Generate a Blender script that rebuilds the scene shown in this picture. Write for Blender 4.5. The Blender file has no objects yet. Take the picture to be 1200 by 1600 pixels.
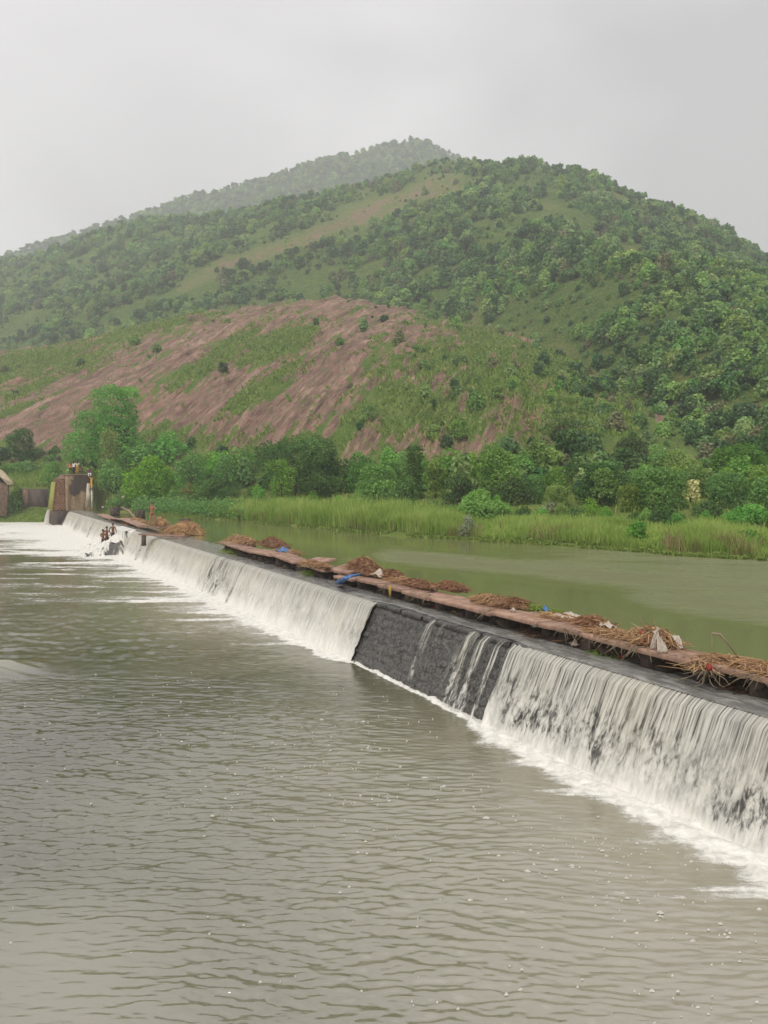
import bpy, math, random
import numpy as np
from mathutils import Vector
rng = np.random.default_rng(7)
random.seed(7)
S = bpy.context.scene
COL = S.collection

# ---------------------------------------------------------------- camera, world, sun, exposure
F = 1202.0
CAMZ = 5.676
PITCH = math.atan(50 / F)
cam = bpy.data.cameras.new('camera')
cam.sensor_fit = 'VERTICAL'
cam.sensor_height = 24.0
cam.lens = 24.0 * F / 1600
cam.clip_start = 0.1
cam.clip_end = 9000
camo = bpy.data.objects.new('camera', cam)
COL.objects.link(camo)
camo.location = (0, 0, CAMZ)
camo.rotation_euler = (math.pi / 2 - PITCH, 0, 0)
S.camera = camo

SUN_EL, SUN_AZ = math.radians(50), math.radians(205)
w = bpy.data.worlds.new('World')
S.world = w
w.use_nodes = True
nt = w.node_tree
nt.nodes.clear()
out = nt.nodes.new('ShaderNodeOutputWorld')
sky = nt.nodes.new('ShaderNodeTexSky')
sky.sky_type = 'NISHITA'
sky.sun_disc = False
sky.sun_elevation = SUN_EL
sky.sun_rotation = SUN_AZ
sky.dust_density = 4
sky.air_density = 1.5
hs = nt.nodes.new('ShaderNodeHueSaturation')
hs.inputs['Saturation'].default_value = 0.03
bg1 = nt.nodes.new('ShaderNodeBackground')
bg1.inputs['Strength'].default_value = 0.07
nt.links.new(sky.outputs[0], hs.inputs['Color'])
nt.links.new(hs.outputs[0], bg1.inputs['Color'])
tc = nt.nodes.new('ShaderNodeTexCoord')
mp = nt.nodes.new('ShaderNodeMapping')
mp.inputs['Scale'].default_value = (1.0, 1.0, 1.7)
mp.inputs['Location'].default_value = (0.35, 0.2, 0.1)
nz = nt.nodes.new('ShaderNodeTexNoise')
nz.inputs['Scale'].default_value = 1.7
nz.inputs['Detail'].default_value = 4
nz.inputs['Roughness'].default_value = 0.42
nz.inputs['Distortion'].default_value = 0.4
cr = nt.nodes.new('ShaderNodeValToRGB')
cr.color_ramp.elements[0].position = 0.34
cr.color_ramp.elements[0].color = (0.36, 0.345, 0.36, 1)
cr.color_ramp.elements[1].position = 0.66
cr.color_ramp.elements[1].color = (0.69, 0.668, 0.68, 1)
bg2 = nt.nodes.new('ShaderNodeBackground')
bg2.inputs['Strength'].default_value = 1.0
nt.links.new(tc.outputs['Generated'], mp.inputs[0])
nt.links.new(mp.outputs[0], nz.inputs['Vector'])
nt.links.new(nz.outputs['Fac'], cr.inputs[0])
nt.links.new(cr.outputs[0], bg2.inputs['Color'])
mx = nt.nodes.new('ShaderNodeMixShader')
mx.inputs[0].default_value = 0.90
nt.links.new(bg1.outputs[0], mx.inputs[1])
nt.links.new(bg2.outputs[0], mx.inputs[2])
nt.links.new(mx.outputs[0], out.inputs[0])

sl = bpy.data.lights.new('sun', 'SUN')
sl.energy = 1.5
sl.angle = math.radians(26)
sl.color = (1.0, 0.96, 0.90)
so = bpy.data.objects.new('sun', sl)
COL.objects.link(so)
so.rotation_euler = (math.pi / 2 - SUN_EL, 0, math.pi - SUN_AZ)
sd = Vector((math.sin(SUN_AZ) * math.cos(SUN_EL), math.cos(SUN_AZ) * math.cos(SUN_EL), math.sin(SUN_EL)))
so.rotation_euler = (-sd).to_track_quat('-Z', 'Y').to_euler()

vs = S.view_settings
vs.view_transform = 'Standard'
vs.look = 'None'
vs.exposure = 0.85
vs.gamma = 1.0
vs.use_curve_mapping = False
try:
    S.cycles.use_denoising = True
    S.cycles.max_bounces = 6
    S.cycles.diffuse_bounces = 3
    S.cycles.glossy_bounces = 3
    S.cycles.transmission_bounces = 3
    S.cycles.transparent_max_bounces = 10
    S.cycles.volume_bounces = 1
except Exception:
    pass

# ---------------------------------------------------------------- helpers: photo measurement -> place in the world
cp, sp = math.cos(PITCH), math.sin(PITCH)
def ray(px, py):
    a, b = (px - 600.0), (800.0 - py)
    return np.array([a, F * cp + b * sp, -F * sp + b * cp])
def at(px, py, Y):
    d = ray(px, py)
    return np.array([0, 0, CAMZ]) + d * (Y / d[1])
def onz(px, py, z):
    d = ray(px, py)
    return np.array([0, 0, CAMZ]) + d * ((z - CAMZ) / d[2])
def pix(P):
    P = np.asarray(P, float)
    x, y, z = P[..., 0], P[..., 1], P[..., 2] - CAMZ
    zc = y * cp - z * sp
    yc = y * sp + z * cp
    return 600 + F * x / zc, 800 - F * yc / zc

def srgb(r, g, b):
    f = lambda c: (c / 255 / 12.92) if c / 255 <= 0.04045 else ((c / 255 + 0.055) / 1.055) ** 2.4
    return (f(r), f(g), f(b), 1)

# ---------------------------------------------------------------- noise
def _h(ix, iy, seed):
    n = (ix.astype(np.int64) * 374761393 + iy.astype(np.int64) * 668265263 + seed * 974711) & 0x7fffffff
    n = ((n ^ (n >> 13)) * 1274126177) & 0x7fffffff
    return ((n ^ (n >> 16)) & 0xffff) / 65535.0
def perlin(x, y, seed=0):
    x = np.asarray(x, float); y = np.asarray(y, float)
    ix, iy = np.floor(x), np.floor(y)
    fx, fy = x - ix, y - iy
    u = fx * fx * fx * (fx * (fx * 6 - 15) + 10)
    v = fy * fy * fy * (fy * (fy * 6 - 15) + 10)
    def g(a, b):
        t = _h(ix + a, iy + b, seed) * 6.2831853
        return np.cos(t) * (fx - a) + np.sin(t) * (fy - b)
    n0 = g(0, 0) + u * (g(1, 0) - g(0, 0))
    n1 = g(0, 1) + u * (g(1, 1) - g(0, 1))
    return (n0 + v * (n1 - n0)) * 1.5
def fbm(x, y, o=4, seed=0, gain=0.5):
    r = 0; a = 1.0; f = 1.0
    for k in range(o):
        r = r + a * perlin(np.asarray(x) * f + k * 17.3, np.asarray(y) * f + k * 9.1, seed + k)
        a *= gain; f *= 2.03
    return r
def sstep(a, b, x):
    t = np.clip((np.asarray(x, float) - a) / (b - a), 0, 1)
    return t * t * (3 - 2 * t)

# ---------------------------------------------------------------- mesh helpers
def npmesh(name, V, Fc, attrs=None, smooth=True, uv=None):
    """V (n,3); Fc: (m,k) array or list of such arrays (k may differ)."""
    V = np.asarray(V, np.float32)
    fl = Fc if isinstance(Fc, list) else [Fc]
    fl = [np.asarray(f, np.int32) for f in fl if len(f)]
    me = bpy.data.meshes.new(name)
    me.vertices.add(len(V))
    me.vertices.foreach_set('co', V.ravel())
    idx = np.concatenate([f.ravel() for f in fl])
    tot = np.concatenate([np.full(len(f), f.shape[1], np.int32) for f in fl])
    st = np.concatenate([[0], np.cumsum(tot)[:-1]]).astype(np.int32)
    me.loops.add(len(idx))
    me.loops.foreach_set('vertex_index', idx)
    me.polygons.add(len(tot))
    me.polygons.foreach_set('loop_start', st)
    me.polygons.foreach_set('loop_total', tot)
    if smooth:
        me.polygons.foreach_set('use_smooth', np.ones(len(tot), bool))
    if uv is not None:
        ul = me.uv_layers.new(name='UVMap')
        ul.data.foreach_set('uv', np.asarray(uv, np.float32)[idx].ravel())
    for k, a in (attrs or {}).items():
        a = np.asarray(a, np.float32)
        dom = 'POINT' if len(a) == len(V) else 'FACE'
        at_ = me.attributes.new(k, 'FLOAT', dom)
        at_.data.foreach_set('value', a)
    me.update(calc_edges=True)
    return me
def grid_faces(nr, nc):
    i = np.arange(nr - 1)[:, None] * nc + np.arange(nc - 1)[None, :]
    return np.stack([i, i + 1, i + nc + 1, i + nc], -1).reshape(-1, 4)
def link(name, me, mat=None, parent=None, loc=None, rotz=None):
    o = bpy.data.objects.new(name, me)
    COL.objects.link(o)
    if mat is not None and me is not None and len(me.materials) == 0:
        me.materials.append(mat)
    if parent is not None:
        o.parent = parent
    if loc is not None:
        o.location = loc
    if rotz is not None:
        o.rotation_euler = (0, 0, rotz)
    return o
def tag(o, label=None, cat=None, group=None, kind=None):
    if label: o['label'] = label
    if cat: o['category'] = cat
    if group: o['group'] = group
    if kind: o['kind'] = kind
    return o
def thing(name, label, cat, loc=(0, 0, 0), rotz=0, group=None):
    o = bpy.data.objects.new(name, None)
    COL.objects.link(o)
    o.empty_display_size = 0.2
    o.location = loc
    o.rotation_euler = (0, 0, rotz)
    return tag(o, label, cat, group)

class MB:
    """collects boxes, tubes and ribbons, then links them as one mesh"""
    def __init__(s):
        s.V = []; s.Q = []; s.T = []; s.n = 0
    def add(s, V, Q=None, T=None):
        V = np.asarray(V, float)
        s.V.append(V)
        if Q is not None and len(Q): s.Q.append(np.asarray(Q) + s.n)
        if T is not None and len(T): s.T.append(np.asarray(T) + s.n)
        s.n += len(V)
    def tube(s, path, rad, sides=6, cap=True):
        P = np.asarray(path, float); n = len(P)
        R = np.broadcast_to(np.asarray(rad, float), (n,))
        t = np.gradient(P, axis=0) if n > 1 else np.array([[0, 0, 1.]])
        t /= np.linalg.norm(t, axis=1)[:, None] + 1e-9
        ref = np.array([0, 0, 1.]) if abs(t[0][2]) < 0.9 else np.array([1., 0, 0])
        a = np.cross(t, ref); a /= np.linalg.norm(a, axis=1)[:, None] + 1e-9
        b = np.cross(t, a)
        th = np.arange(sides) / sides * 2 * np.pi
        V = P[:, None] + R[:, None, None] * (a[:, None] * np.cos(th)[None, :, None] + b[:, None] * np.sin(th)[None, :, None])
        V = V.reshape(-1, 3)
        Q = []
        for i in range(n - 1):
            for j in range(sides):
                k = (j + 1) % sides
                Q.append((i * sides + j, i * sides + k, (i + 1) * sides + k, (i + 1) * sides + j))
        T = []
        if cap:
            V = np.concatenate([V, P[:1], P[-1:]])
            c0, c1 = n * sides, n * sides + 1
            for j in range(sides):
                k = (j + 1) % sides
                T.append((c0, k, j)); T.append((c1, (n - 1) * sides + j, (n - 1) * sides + k))
        s.add(V, Q, T)
    def box(s, c, size, M=None, jit=0, seed=0):
        c = np.asarray(c, float); h = np.asarray(size, float) / 2
        V = np.array([(x, y, z) for z in (-1, 1) for y in (-1, 1) for x in (-1, 1)], float) * h
        if jit:
            V += np.random.default_rng(seed).normal(0, jit, V.shape)
        if M is not None: V = V @ np.asarray(M).T
        s.add(V + c, [(0, 2, 3, 1), (4, 5, 7, 6), (0, 1, 5, 4), (2, 6, 7, 3), (0, 4, 6, 2), (1, 3, 7, 5)])
    def build(s, name, mat, parent=None, smooth=False, loc=None, attrs=None):
        V = np.concatenate(s.V)
        fl = []
        if s.Q: fl.append(np.concatenate(s.Q))
        if s.T: fl.append(np.concatenate(s.T))
        return link(name, npmesh(name, V, fl, smooth=smooth, attrs=attrs), mat, parent, loc)
def bevel(o, w=0.01, seg=1):
    m = o.modifiers.new('bevel', 'BEVEL'); m.width = w; m.segments = seg; m.limit_method = 'ANGLE'
    return o
def blob(c, r, seed=0, n=8, m=12, rough=0.2, fr=1.5):
    th = np.linspace(0, np.pi, n); ph = np.linspace(0, 2 * np.pi, m, endpoint=False)
    T, P = np.meshgrid(th, ph, indexing='ij')
    d = np.stack([np.sin(T) * np.cos(P), np.sin(T) * np.sin(P), np.cos(T)], -1).reshape(-1, 3)
    k = 1 + rough * fbm(d[:, 0] * fr + d[:, 2] * fr + seed, d[:, 1] * fr - d[:, 2] * fr * .7 + seed * 1.7, 3, seed)
    V = d * k[:, None] * np.asarray(r, float) + np.asarray(c, float)
    Q = []
    for i in range(n - 1):
        for j in range(m):
            q = (j + 1) % m
            Q.append((i * m + j, (i + 1) * m + j, (i + 1) * m + q, i * m + q))
    return V, Q

# ---------------------------------------------------------------- material helpers
class NT:
    def __init__(s, name):
        s.m = bpy.data.materials.new(name); s.m.use_nodes = True
        s.t = s.m.node_tree; s.t.nodes.clear()
        s.o = s.t.nodes.new('ShaderNodeOutputMaterial')
    def n(s, typ, **kw):
        x = s.t.nodes.new('ShaderNode' + typ)
        for k, v in kw.items():
            if k.startswith('i_'):
                x.inputs[k[2:].replace('_', ' ')].default_value = v
            else:
                setattr(x, k, v)
        return x
    def l(s, a, b): s.t.links.new(a, b)
    def coord(s, scale=(1, 1, 1), rot=(0, 0, 0), out='Object', loc=(0, 0, 0)):
        c = s.n('TexCoord'); m = s.n('Mapping'); src = c.outputs[out]
        if any(rot):                      # turn first, then stretch along the turned axes
            r = s.n('Mapping'); r.inputs['Rotation'].default_value = rot; s.l(src, r.inputs[0]); src = r.outputs[0]
        m.inputs['Scale'].default_value = scale; m.inputs['Location'].default_value = loc
        s.l(src, m.inputs[0]); return m.outputs[0]
    def noise(s, vec, scale=5, detail=4, rough=0.55, dist=0):
        x = s.n('TexNoise'); x.inputs['Scale'].default_value = scale; x.inputs['Detail'].default_value = detail
        x.inputs['Roughness'].default_value = rough; x.inputs['Distortion'].default_value = dist
        if vec is not None: s.l(vec, x.inputs['Vector'])
        return x.outputs['Fac']
    def ramp(s, fac, stops):
        x = s.n('ValToRGB'); e = x.color_ramp.elements
        while len(e) < len(stops): e.new(0.5)
        for k, (p, c) in enumerate(stops):
            e[k].position = p; e[k].color = c if len(c) == 4 else (*c, 1)
        s.l(fac, x.inputs[0]); return x.outputs[0]
    def mix(s, fac, a, b, mode='MIX'):
        x = s.n('Mix'); x.data_type = 'RGBA'; x.blend_type = mode
        for sock, v in ((x.inputs[0], fac), (x.inputs[6], a), (x.inputs[7], b)):
            if hasattr(v, 'is_linked') or hasattr(v, 'links'): s.l(v, sock)
            else: sock.default_value = v
        return x.outputs[2]
    def math(s, op, a, b=None, c=None, clamp=False):
        x = s.n('Math'); x.operation = op; x.use_clamp = clamp
        for k, v in enumerate((a, b, c)):
            if v is None: continue
            if hasattr(v, 'links'): s.l(v, x.inputs[k])
            else: x.inputs[k].default_value = v
        return x.outputs[0]
    def mrange(s, v, a, b, c=0, d=1):
        x = s.n('MapRange'); x.interpolation_type = 'SMOOTHSTEP'
        s.l(v, x.inputs[0])
        for k, q in zip((1, 2, 3, 4), (a, b, c, d)):
            if hasattr(q, 'links'): s.l(q, x.inputs[k])
            else: x.inputs[k].default_value = q
        return x.outputs[0]
    def attr(s, name, kind='GEOMETRY'):
        x = s.n('Attribute'); x.attribute_name = name; x.attribute_type = kind
        return x.outputs['Fac']
    def rand(s):
        return s.n('ObjectInfo').outputs['Random']
    def bump(s, h, strength=0.4, dist=0.05, normal=None):
        x = s.n('Bump'); x.inputs['Strength'].default_value = strength; x.inputs['Distance'].default_value = dist
        s.l(h, x.inputs['Height'])
        if normal is not None: s.l(normal, x.inputs['Normal'])
        return x.outputs[0]
    def principled(s, col, rough=0.7, spec=0.3, normal=None, **kw):
        x = s.n('BsdfPrincipled')
        if hasattr(col, 'links'): s.l(col, x.inputs['Base Color'])
        else: x.inputs['Base Color'].default_value = col
        if hasattr(rough, 'links'): s.l(rough, x.inputs['Roughness'])
        else: x.inputs['Roughness'].default_value = rough
        x.inputs['Specular IOR Level'].default_value = spec
        if normal is not None: s.l(normal, x.inputs['Normal'])
        for k, v in kw.items():
            x.inputs[k.replace('_', ' ')].default_value = v
        return x.outputs[0]
    def out(s, sh):
        s.l(sh, s.o.inputs[0]); return s.m

def simple_mat(name, c1, c2, scale=8, rough=0.7, bump=0.2, bd=0.02, spec=0.3, detail=5, stretch=(1, 1, 1), rot=(0, 0, 0), rnd=0.0):
    t = NT(name)
    v = t.coord(stretch, rot)
    n = t.noise(v, scale, detail, 0.6, 0.3)
    f = t.mrange(n, 0.3, 0.7)
    c = t.mix(f, c1, c2)
    if rnd:
        k = t.math('MULTIPLY_ADD', t.rand(), rnd, 1 - rnd / 2)
        hsv = t.n('HueSaturation'); t.l(c, hsv.inputs['Color']); t.l(k, hsv.inputs['Value']); c = hsv.outputs[0]
    nb = t.bump(n, bump, bd) if bump else None
    return t.out(t.principled(c, rough, spec, nb))

def leaf_mat(name, ca, cb, cc, trans=0.42, hue=0.02, val=0.35):
    """leaf colour varies leaf by leaf (attribute tint) and plant by plant"""
    ca, cb, cc = [(*[min(.8, q * 1.3) for q in c[:3]], 1) for c in (ca, cb, cc)]
    t = NT(name)
    tint = t.attr('tint')
    col = t.ramp(tint, [(0.0, ca), (0.55, cb), (1.0, cc)])
    r = t.rand()
    hsv = t.n('HueSaturation')
    t.l(col, hsv.inputs['Color'])
    t.l(t.math('MULTIPLY_ADD', r, hue * 2, 0.5 - hue), hsv.inputs['Hue'])
    r2 = t.math('FRACT', t.math('MULTIPLY', r, 7.31))
    t.l(t.math('MULTIPLY_ADD', r2, val, 1 - val / 2), hsv.inputs['Value'])
    r3 = t.math('FRACT', t.math('MULTIPLY', r, 13.7))
    t.l(t.math('MULTIPLY_ADD', r3, 0.25, 0.82), hsv.inputs['Saturation'])
    c = hsv.outputs[0]
    p = t.principled(c, 0.55, 0.25)
    tr = t.n('BsdfTranslucent')
    t.l(t.mix(1.0, c, (1.02, 1.2, 0.72, 1), 'MULTIPLY'), tr.inputs['Color'])
    ms = t.n('MixShader'); ms.inputs[0].default_value = trans
    t.l(p, ms.inputs[1]); t.l(tr.outputs[0], ms.inputs[2])
    return t.out(ms.outputs[0])

# ================================================================ terrain
def table(rows):
    """rows: (px, foot Y, foot z, ridge px-row, ridge Y)"""
    out = []
    for px, yf, zf, pyr, yr in rows:
        P = at(px, pyr, yr)
        out.append(((px - 600) / F, yf, zf, yr, P[2]))
    T = np.array(out)
    rr = np.linspace(T[0, 0], T[-1, 0], 600)
    cols = [np.interp(rr, T[:, 0], T[:, k]) for k in range(1, 5)]
    ker = np.hanning(17); ker /= ker.sum()
    cols = [np.convolve(np.pad(c, 8, mode='edge'), ker, 'valid') for c in cols]
    return rr, cols
def hill(tab, X, Y, bow=0.22, drop=0.5, skirt=0.35):
    rr, (yf, zf, yr, zr) = tab
    r = X / np.maximum(Y, 1e-3)
    a, b, c, d = (np.interp(r, rr, q) for q in (yf, zf, yr, zr))
    t = (Y - a) / (c - a)
    tt = np.clip(t, 0, 1)
    z = b + (d - b) * (tt + bow * tt * (1 - tt))
    z = np.where(t < 0, b + (Y - a) * skirt, z)
    e = np.maximum(Y - c, 0)
    z = np.where(t > 1, d - drop * e * e / (e + 14), z)
    return z, t

ROCK = table([(-420, 118, 6.5, 640, 280), (-200, 116, 6.5, 600, 265), (0, 114, 6.3, 556, 250), (100, 113, 5.8, 532, 242), (200, 110, 5.2, 512, 236),
              (300, 102, 4.2, 495, 230), (400, 94, 4.0, 480, 224), (470, 89, 4.0, 472, 221), (540, 84, 4.0, 470, 220), (600, 80, 3.8, 476, 218),
              (660, 76, 3.6, 489, 214), (720, 73, 3.6, 505, 208), (800, 70, 3.5, 524, 196), (880, 67, 3.5, 552, 180), (960, 65, 3.5, 592, 155),
              (1050, 63, 3.5, 650, 130), (1200, 60, 4.0, 735, 110), (1700, 58, 4, 760, 105)])
MAIN = table([(-420, 330, 22, 520, 640), (-200, 320, 26, 455, 620), (0, 300, 30, 412, 600), (150, 285, 34, 366, 580), (200, 280, 36, 352, 570), (300, 270, 40, 340, 545),
              (450, 255, 44, 318, 510), (600, 245, 48, 285, 480), (680, 230, 46, 254, 465), (720, 220, 44, 247, 455), (780, 205, 42, 256, 440), (830, 190, 38, 258, 430),
              (860, 180, 34, 262, 425), (900, 160, 26, 275, 415), (950, 130, 15, 300, 405), (1000, 110, 9, 318, 395), (1050, 95, 6, 340, 388), (1100, 88, 5, 363, 380),
              (1150, 82, 5, 389, 372), (1200, 78, 5, 416, 365), (1300, 74, 5, 470, 350), (1700, 70, 5, 640, 320)])
FARH = table([(-500, 700, 60, 520, 1050), (-200, 700, 80, 450, 1040), (0, 680, 90, 402, 1030), (105, 670, 95, 374, 1020), (200, 665, 100, 343, 1010), (300, 660, 100, 307, 1005),
              (400, 660, 100, 285, 1000), (500, 660, 100, 253, 1000), (570, 660, 100, 237, 1000), (600, 660, 100, 227, 1000), (625, 660, 100, 219, 1000), (650, 660, 100, 216, 1000),
              (672, 660, 100, 223, 1000), (700, 660, 100, 240, 1000), (740, 660, 100, 255, 1000), (800, 660, 100, 285, 1000), (900, 660, 90, 340, 1000), (1200, 660, 60, 520, 1000), (1700, 660, 30, 640, 1000)])
DIST = table([(1000, 1100, 40, 560, 1600), (1120, 1100, 40, 450, 1600), (1185, 1100, 40, 404, 1600), (1230, 1100, 40, 396, 1600), (1400, 1100, 40, 430, 1600), (1900, 1100, 20, 560, 1600)])

# line of the far bank of the weir pool
SH = np.array([onz(x, y, 1.83) for x, y in [(120, 797), (180, 800), (240, 803), (300, 809), (380, 815), (467, 823), (550, 831), (633, 838), (700, 841), (780, 847), (850, 851), (920, 856), (1000, 862), (1060, 867), (1130, 871), (1200, 875), (1400, 892), (1700, 915)]])
SHr, SHy = SH[:, 0] / SH[:, 1], SH[:, 1]

# ================================================================ weir frame: s runs away along the crest, d runs upstream
P0 = onz(592, 942.0, 1.8)
U = np.array([-0.4790, 0.8778]); U /= np.linalg.norm(U)
B = np.array([-U[0] * 0 + U[1], -U[0]])     # upstream
def W(s, d, z):
    s = np.asarray(s, float); d = np.asarray(d, float)
    return np.stack(np.broadcast_arrays(P0[0] + s * U[0] + d * B[0], P0[1] + s * U[1] + d * B[1], np.asarray(z, float)), -1)
def SD(P):
    q = np.asarray(P)[..., :2] - P0[:2]
    return q @ U, q @ B
WANG = math.atan2(U[1], U[0])
def WM(tilt_s=0, tilt_d=0, yaw=0):
    """local (along, upstream, up) -> world rotation"""
    from mathutils import Matrix, Euler
    R = Matrix.Rotation(WANG + yaw, 3, 'Z') @ Matrix.Rotation(tilt_s, 3, 'Y') @ Matrix.Rotation(tilt_d, 3, 'X')
    return np.array(R)
S_END = 80.4

def strata(X, Y):
    a = X * 0.964 - Y * 0.267      # across the rock beds
    l = X * 0.267 + Y * 0.964      # down the slope
    s = 0.9 * perlin(a * 0.16, l * 0.012, 3) + 0.75 * perlin(a * 0.42 + 0.6 * perlin(l * .03, a * .1, 8), l * 0.03, 4) + 0.42 * perlin(a * 1.1, l * 0.06, 5)
    s2 = np.abs(perlin(a * 0.8, l * 0.05, 6))
    return s, s2
PATCH = [  # grassy places on the rock slope: where, size, tilt, strength
    (425, 540, 70, 22, -22, 1.2), (335, 560, 95, 13, -36, 1.2), (395, 615, 55, 15, -35, 1.1), (455, 575, 45, 14, -25, .9), (60, 565, 120, 26, -10, 1.1), (200, 520, 150, 17, -14, .75),
    (60, 600, 60, 9, -25, 1.0), (20, 640, 40, 9, -20, .8), (240, 685, 80, 12, -15, .7), (340, 690, 90, 18, -12, .7), (620, 610, 75, 50, -25, .75), (700, 560, 70, 40, -15, .8),
    (560, 640, 60, 30, -20, .55), (780, 590, 120, 75, 0, .82), (690, 650, 120, 42, 0, .72), (860, 640, 130, 85, 0, .82), (980, 680, 120, 60, 0, 1.0), (480, 690, 80, 20, 0, .6), (600, 530, 40, 15, -30, .45),
    (880, 560, 60, 30, 20, 1.0), (1150, 720, 160, 50, 0, 1.2), (740, 520, 80, 14, 14, .8), (120, 545, 90, 14, -14, .8), (300, 505, 60, 7, -8, .5)]
def patchmask(px, py):
    m = np.zeros_like(px)
    for cx, cy, a, b, t, v in PATCH:
        c, s_ = math.cos(math.radians(t)), math.sin(math.radians(t))
        dx, dy = px - cx, py - cy
        u = (dx * c + dy * s_) / a; q = (-dx * s_ + dy * c) / b
        m = np.maximum(m, v * np.exp(-(u * u + q * q) * 0.9))
    return m
def rock_z(X, Y, detail=True):
    z, t = hill(ROCK, X, Y, 0.2, 0.5, 1.3)
    z = z + 1.1 * fbm(X * 0.03, Y * 0.03, 3, 21) * sstep(0, 0.15, t)
    if detail:
        s, s2 = strata(X, Y)
        k = sstep(-0.02, 0.12, t) * (1 - 0.6 * sstep(10, 40, X))
        z = z + k * (1.0 * s + 1.1 * s2 + 0.24 * fbm(X * 0.9, Y * 0.9, 3, 40))
    return z, t
def main_z(X, Y):
    z, t = hill(MAIN, X, Y, 0.12, 0.45)
    k = sstep(0, 0.2, t) * (1 - 0.55 * sstep(.85, 1.0, t))
    z = z + k * (7 * fbm(X * 0.009, Y * 0.009, 3, 5) + 1.2 * fbm(X * 0.06, Y * 0.06, 3, 6))
    return z, t
def far_z(X, Y):
    z, t = hill(FARH, X, Y, 0.12, 0.45)
    return z + 8 * fbm(X * 0.006, Y * 0.006, 3, 7) * (1 - .7 * sstep(.8, 1, t)), t
def bank_z(X, Y):
    r = X / np.maximum(Y, 1e-3)
    ys = np.interp(r, SHr, SHy)
    e = Y - ys + 0.7 * fbm(X * .35, Y * .35, 2, 77)
    z = 1.83 + np.where(e < 2.5, e * 0.17, 0.425 + (e - 2.5) * 0.10)
    z = z + 0.18 * fbm(X * .25, Y * .25, 3, 31)
    z = np.maximum(z, 0.8)
    # higher ground behind the abutment, its downstream side stepping to the lower river
    left = sstep(-0.33, -0.375, r) * sstep(93.8, 97, Y)
    zl = 5.7 + 0.3 * fbm(X * .2, Y * .2, 2, 32)
    z = z * (1 - left) + left * zl
    s_, d_ = SD(np.stack([X, Y], -1))
    low = np.where(s_ > 79.5, sstep(-0.415, -0.432, r), 0)
    zz = np.where(Y < 107.2, -0.5 + sstep(101.2, 107.2, Y) * 2.2, 4.1 + (Y - 107.2) * 0.42)
    zz = np.minimum(zz, 6.5) + .15 * fbm(X * .4, Y * .4, 3, 33)
    z = z * (1 - low) + zz * low
    return np.where((d_ < 2.4) & (s_ < 80.0) | (d_ < 4.6) & (d_ > -2.6) & (s_ > 75) & (s_ < 84.5), -1.0, z)
def ground_z(X, Y):
    X = np.asarray(X, float); Y = np.asarray(Y, float)
    return np.maximum.reduce([bank_z(X, Y), rock_z(X, Y)[0], main_z(X, Y)[0]])

# ---- materials of the land
def mat_ground():
    t = NT('meadow_earth')
    v = t.coord()
    n1 = t.noise(v, 0.35, 5, .6); n2 = t.noise(v, 2.5, 4, .6)
    c = t.mix(t.mrange(n1, .35, .65), srgb(92, 112, 52), srgb(112, 122, 62))
    c = t.mix(t.mrange(n2, .52, .75), c, srgb(120, 100, 72))
    return t.out(t.principled(c, .9, .1, t.bump(n2, .6, .15)))
M_GROUND = mat_ground()

def mat_rock():
    t = NT('bedded_rock')
    v = t.coord((1, 1, 1))
    sv = t.coord((1.0, 0.05, 0.3), (0, 0, math.radians(15.5)))
    g = t.attr('grass'); tone = t.attr('tone')
    ns = t.noise(sv, 0.55, 8, .68, 0.6); nf = t.noise(sv, 2.4, 5, .65, 0.3); nv = t.noise(v, 0.55, 6, .6)
    a = t.ramp(ns, [(0.30, srgb(66, 54, 50)), (0.44, srgb(126, 100, 92)), (0.55, srgb(160, 128, 114)), (0.68, srgb(202, 174, 156))])
    b = t.ramp(nf, [(0.32, srgb(66, 54, 52)), (0.52, srgb(146, 114, 98)), (0.72, srgb(200, 172, 150))])
    c = t.mix(0.45, a, b)
    c = t.mix(t.math('MULTIPLY', t.mrange(tone, 0.2, 0.9), .6), c, t.mix(t.mrange(nv, .35, .7), srgb(178, 134, 106), srgb(154, 122, 106)))
    c = t.mix(t.math('MULTIPLY', t.mrange(nv, .46, .68), .7), c, srgb(118, 114, 84))
    gn = t.noise(v, 0.9, 6, .65)
    gm = t.mrange(t.math('ADD', g, t.math('MULTIPLY_ADD', gn, 0.9, -0.45)), 0.38, 0.55)
    gc = t.mix(t.mrange(t.noise(v, .22, 4), .35, .65), srgb(98, 124, 54), srgb(124, 136, 72))
    gc = t.mix(t.mrange(t.noise(v, 3.5, 4, .7), .35, .7), gc, srgb(76, 98, 46))
    c = t.mix(gm, c, gc)
    h = t.math('ADD', t.math('MULTIPLY', ns, 1.2), t.math('MULTIPLY', nf, .5))
    bp = t.bump(h, 1.0, .9)
    bp = t.bump(gn, .5, .25, bp)
    return t.out(t.principled(c, .88, .15, bp))
M_ROCK = mat_rock()
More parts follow.
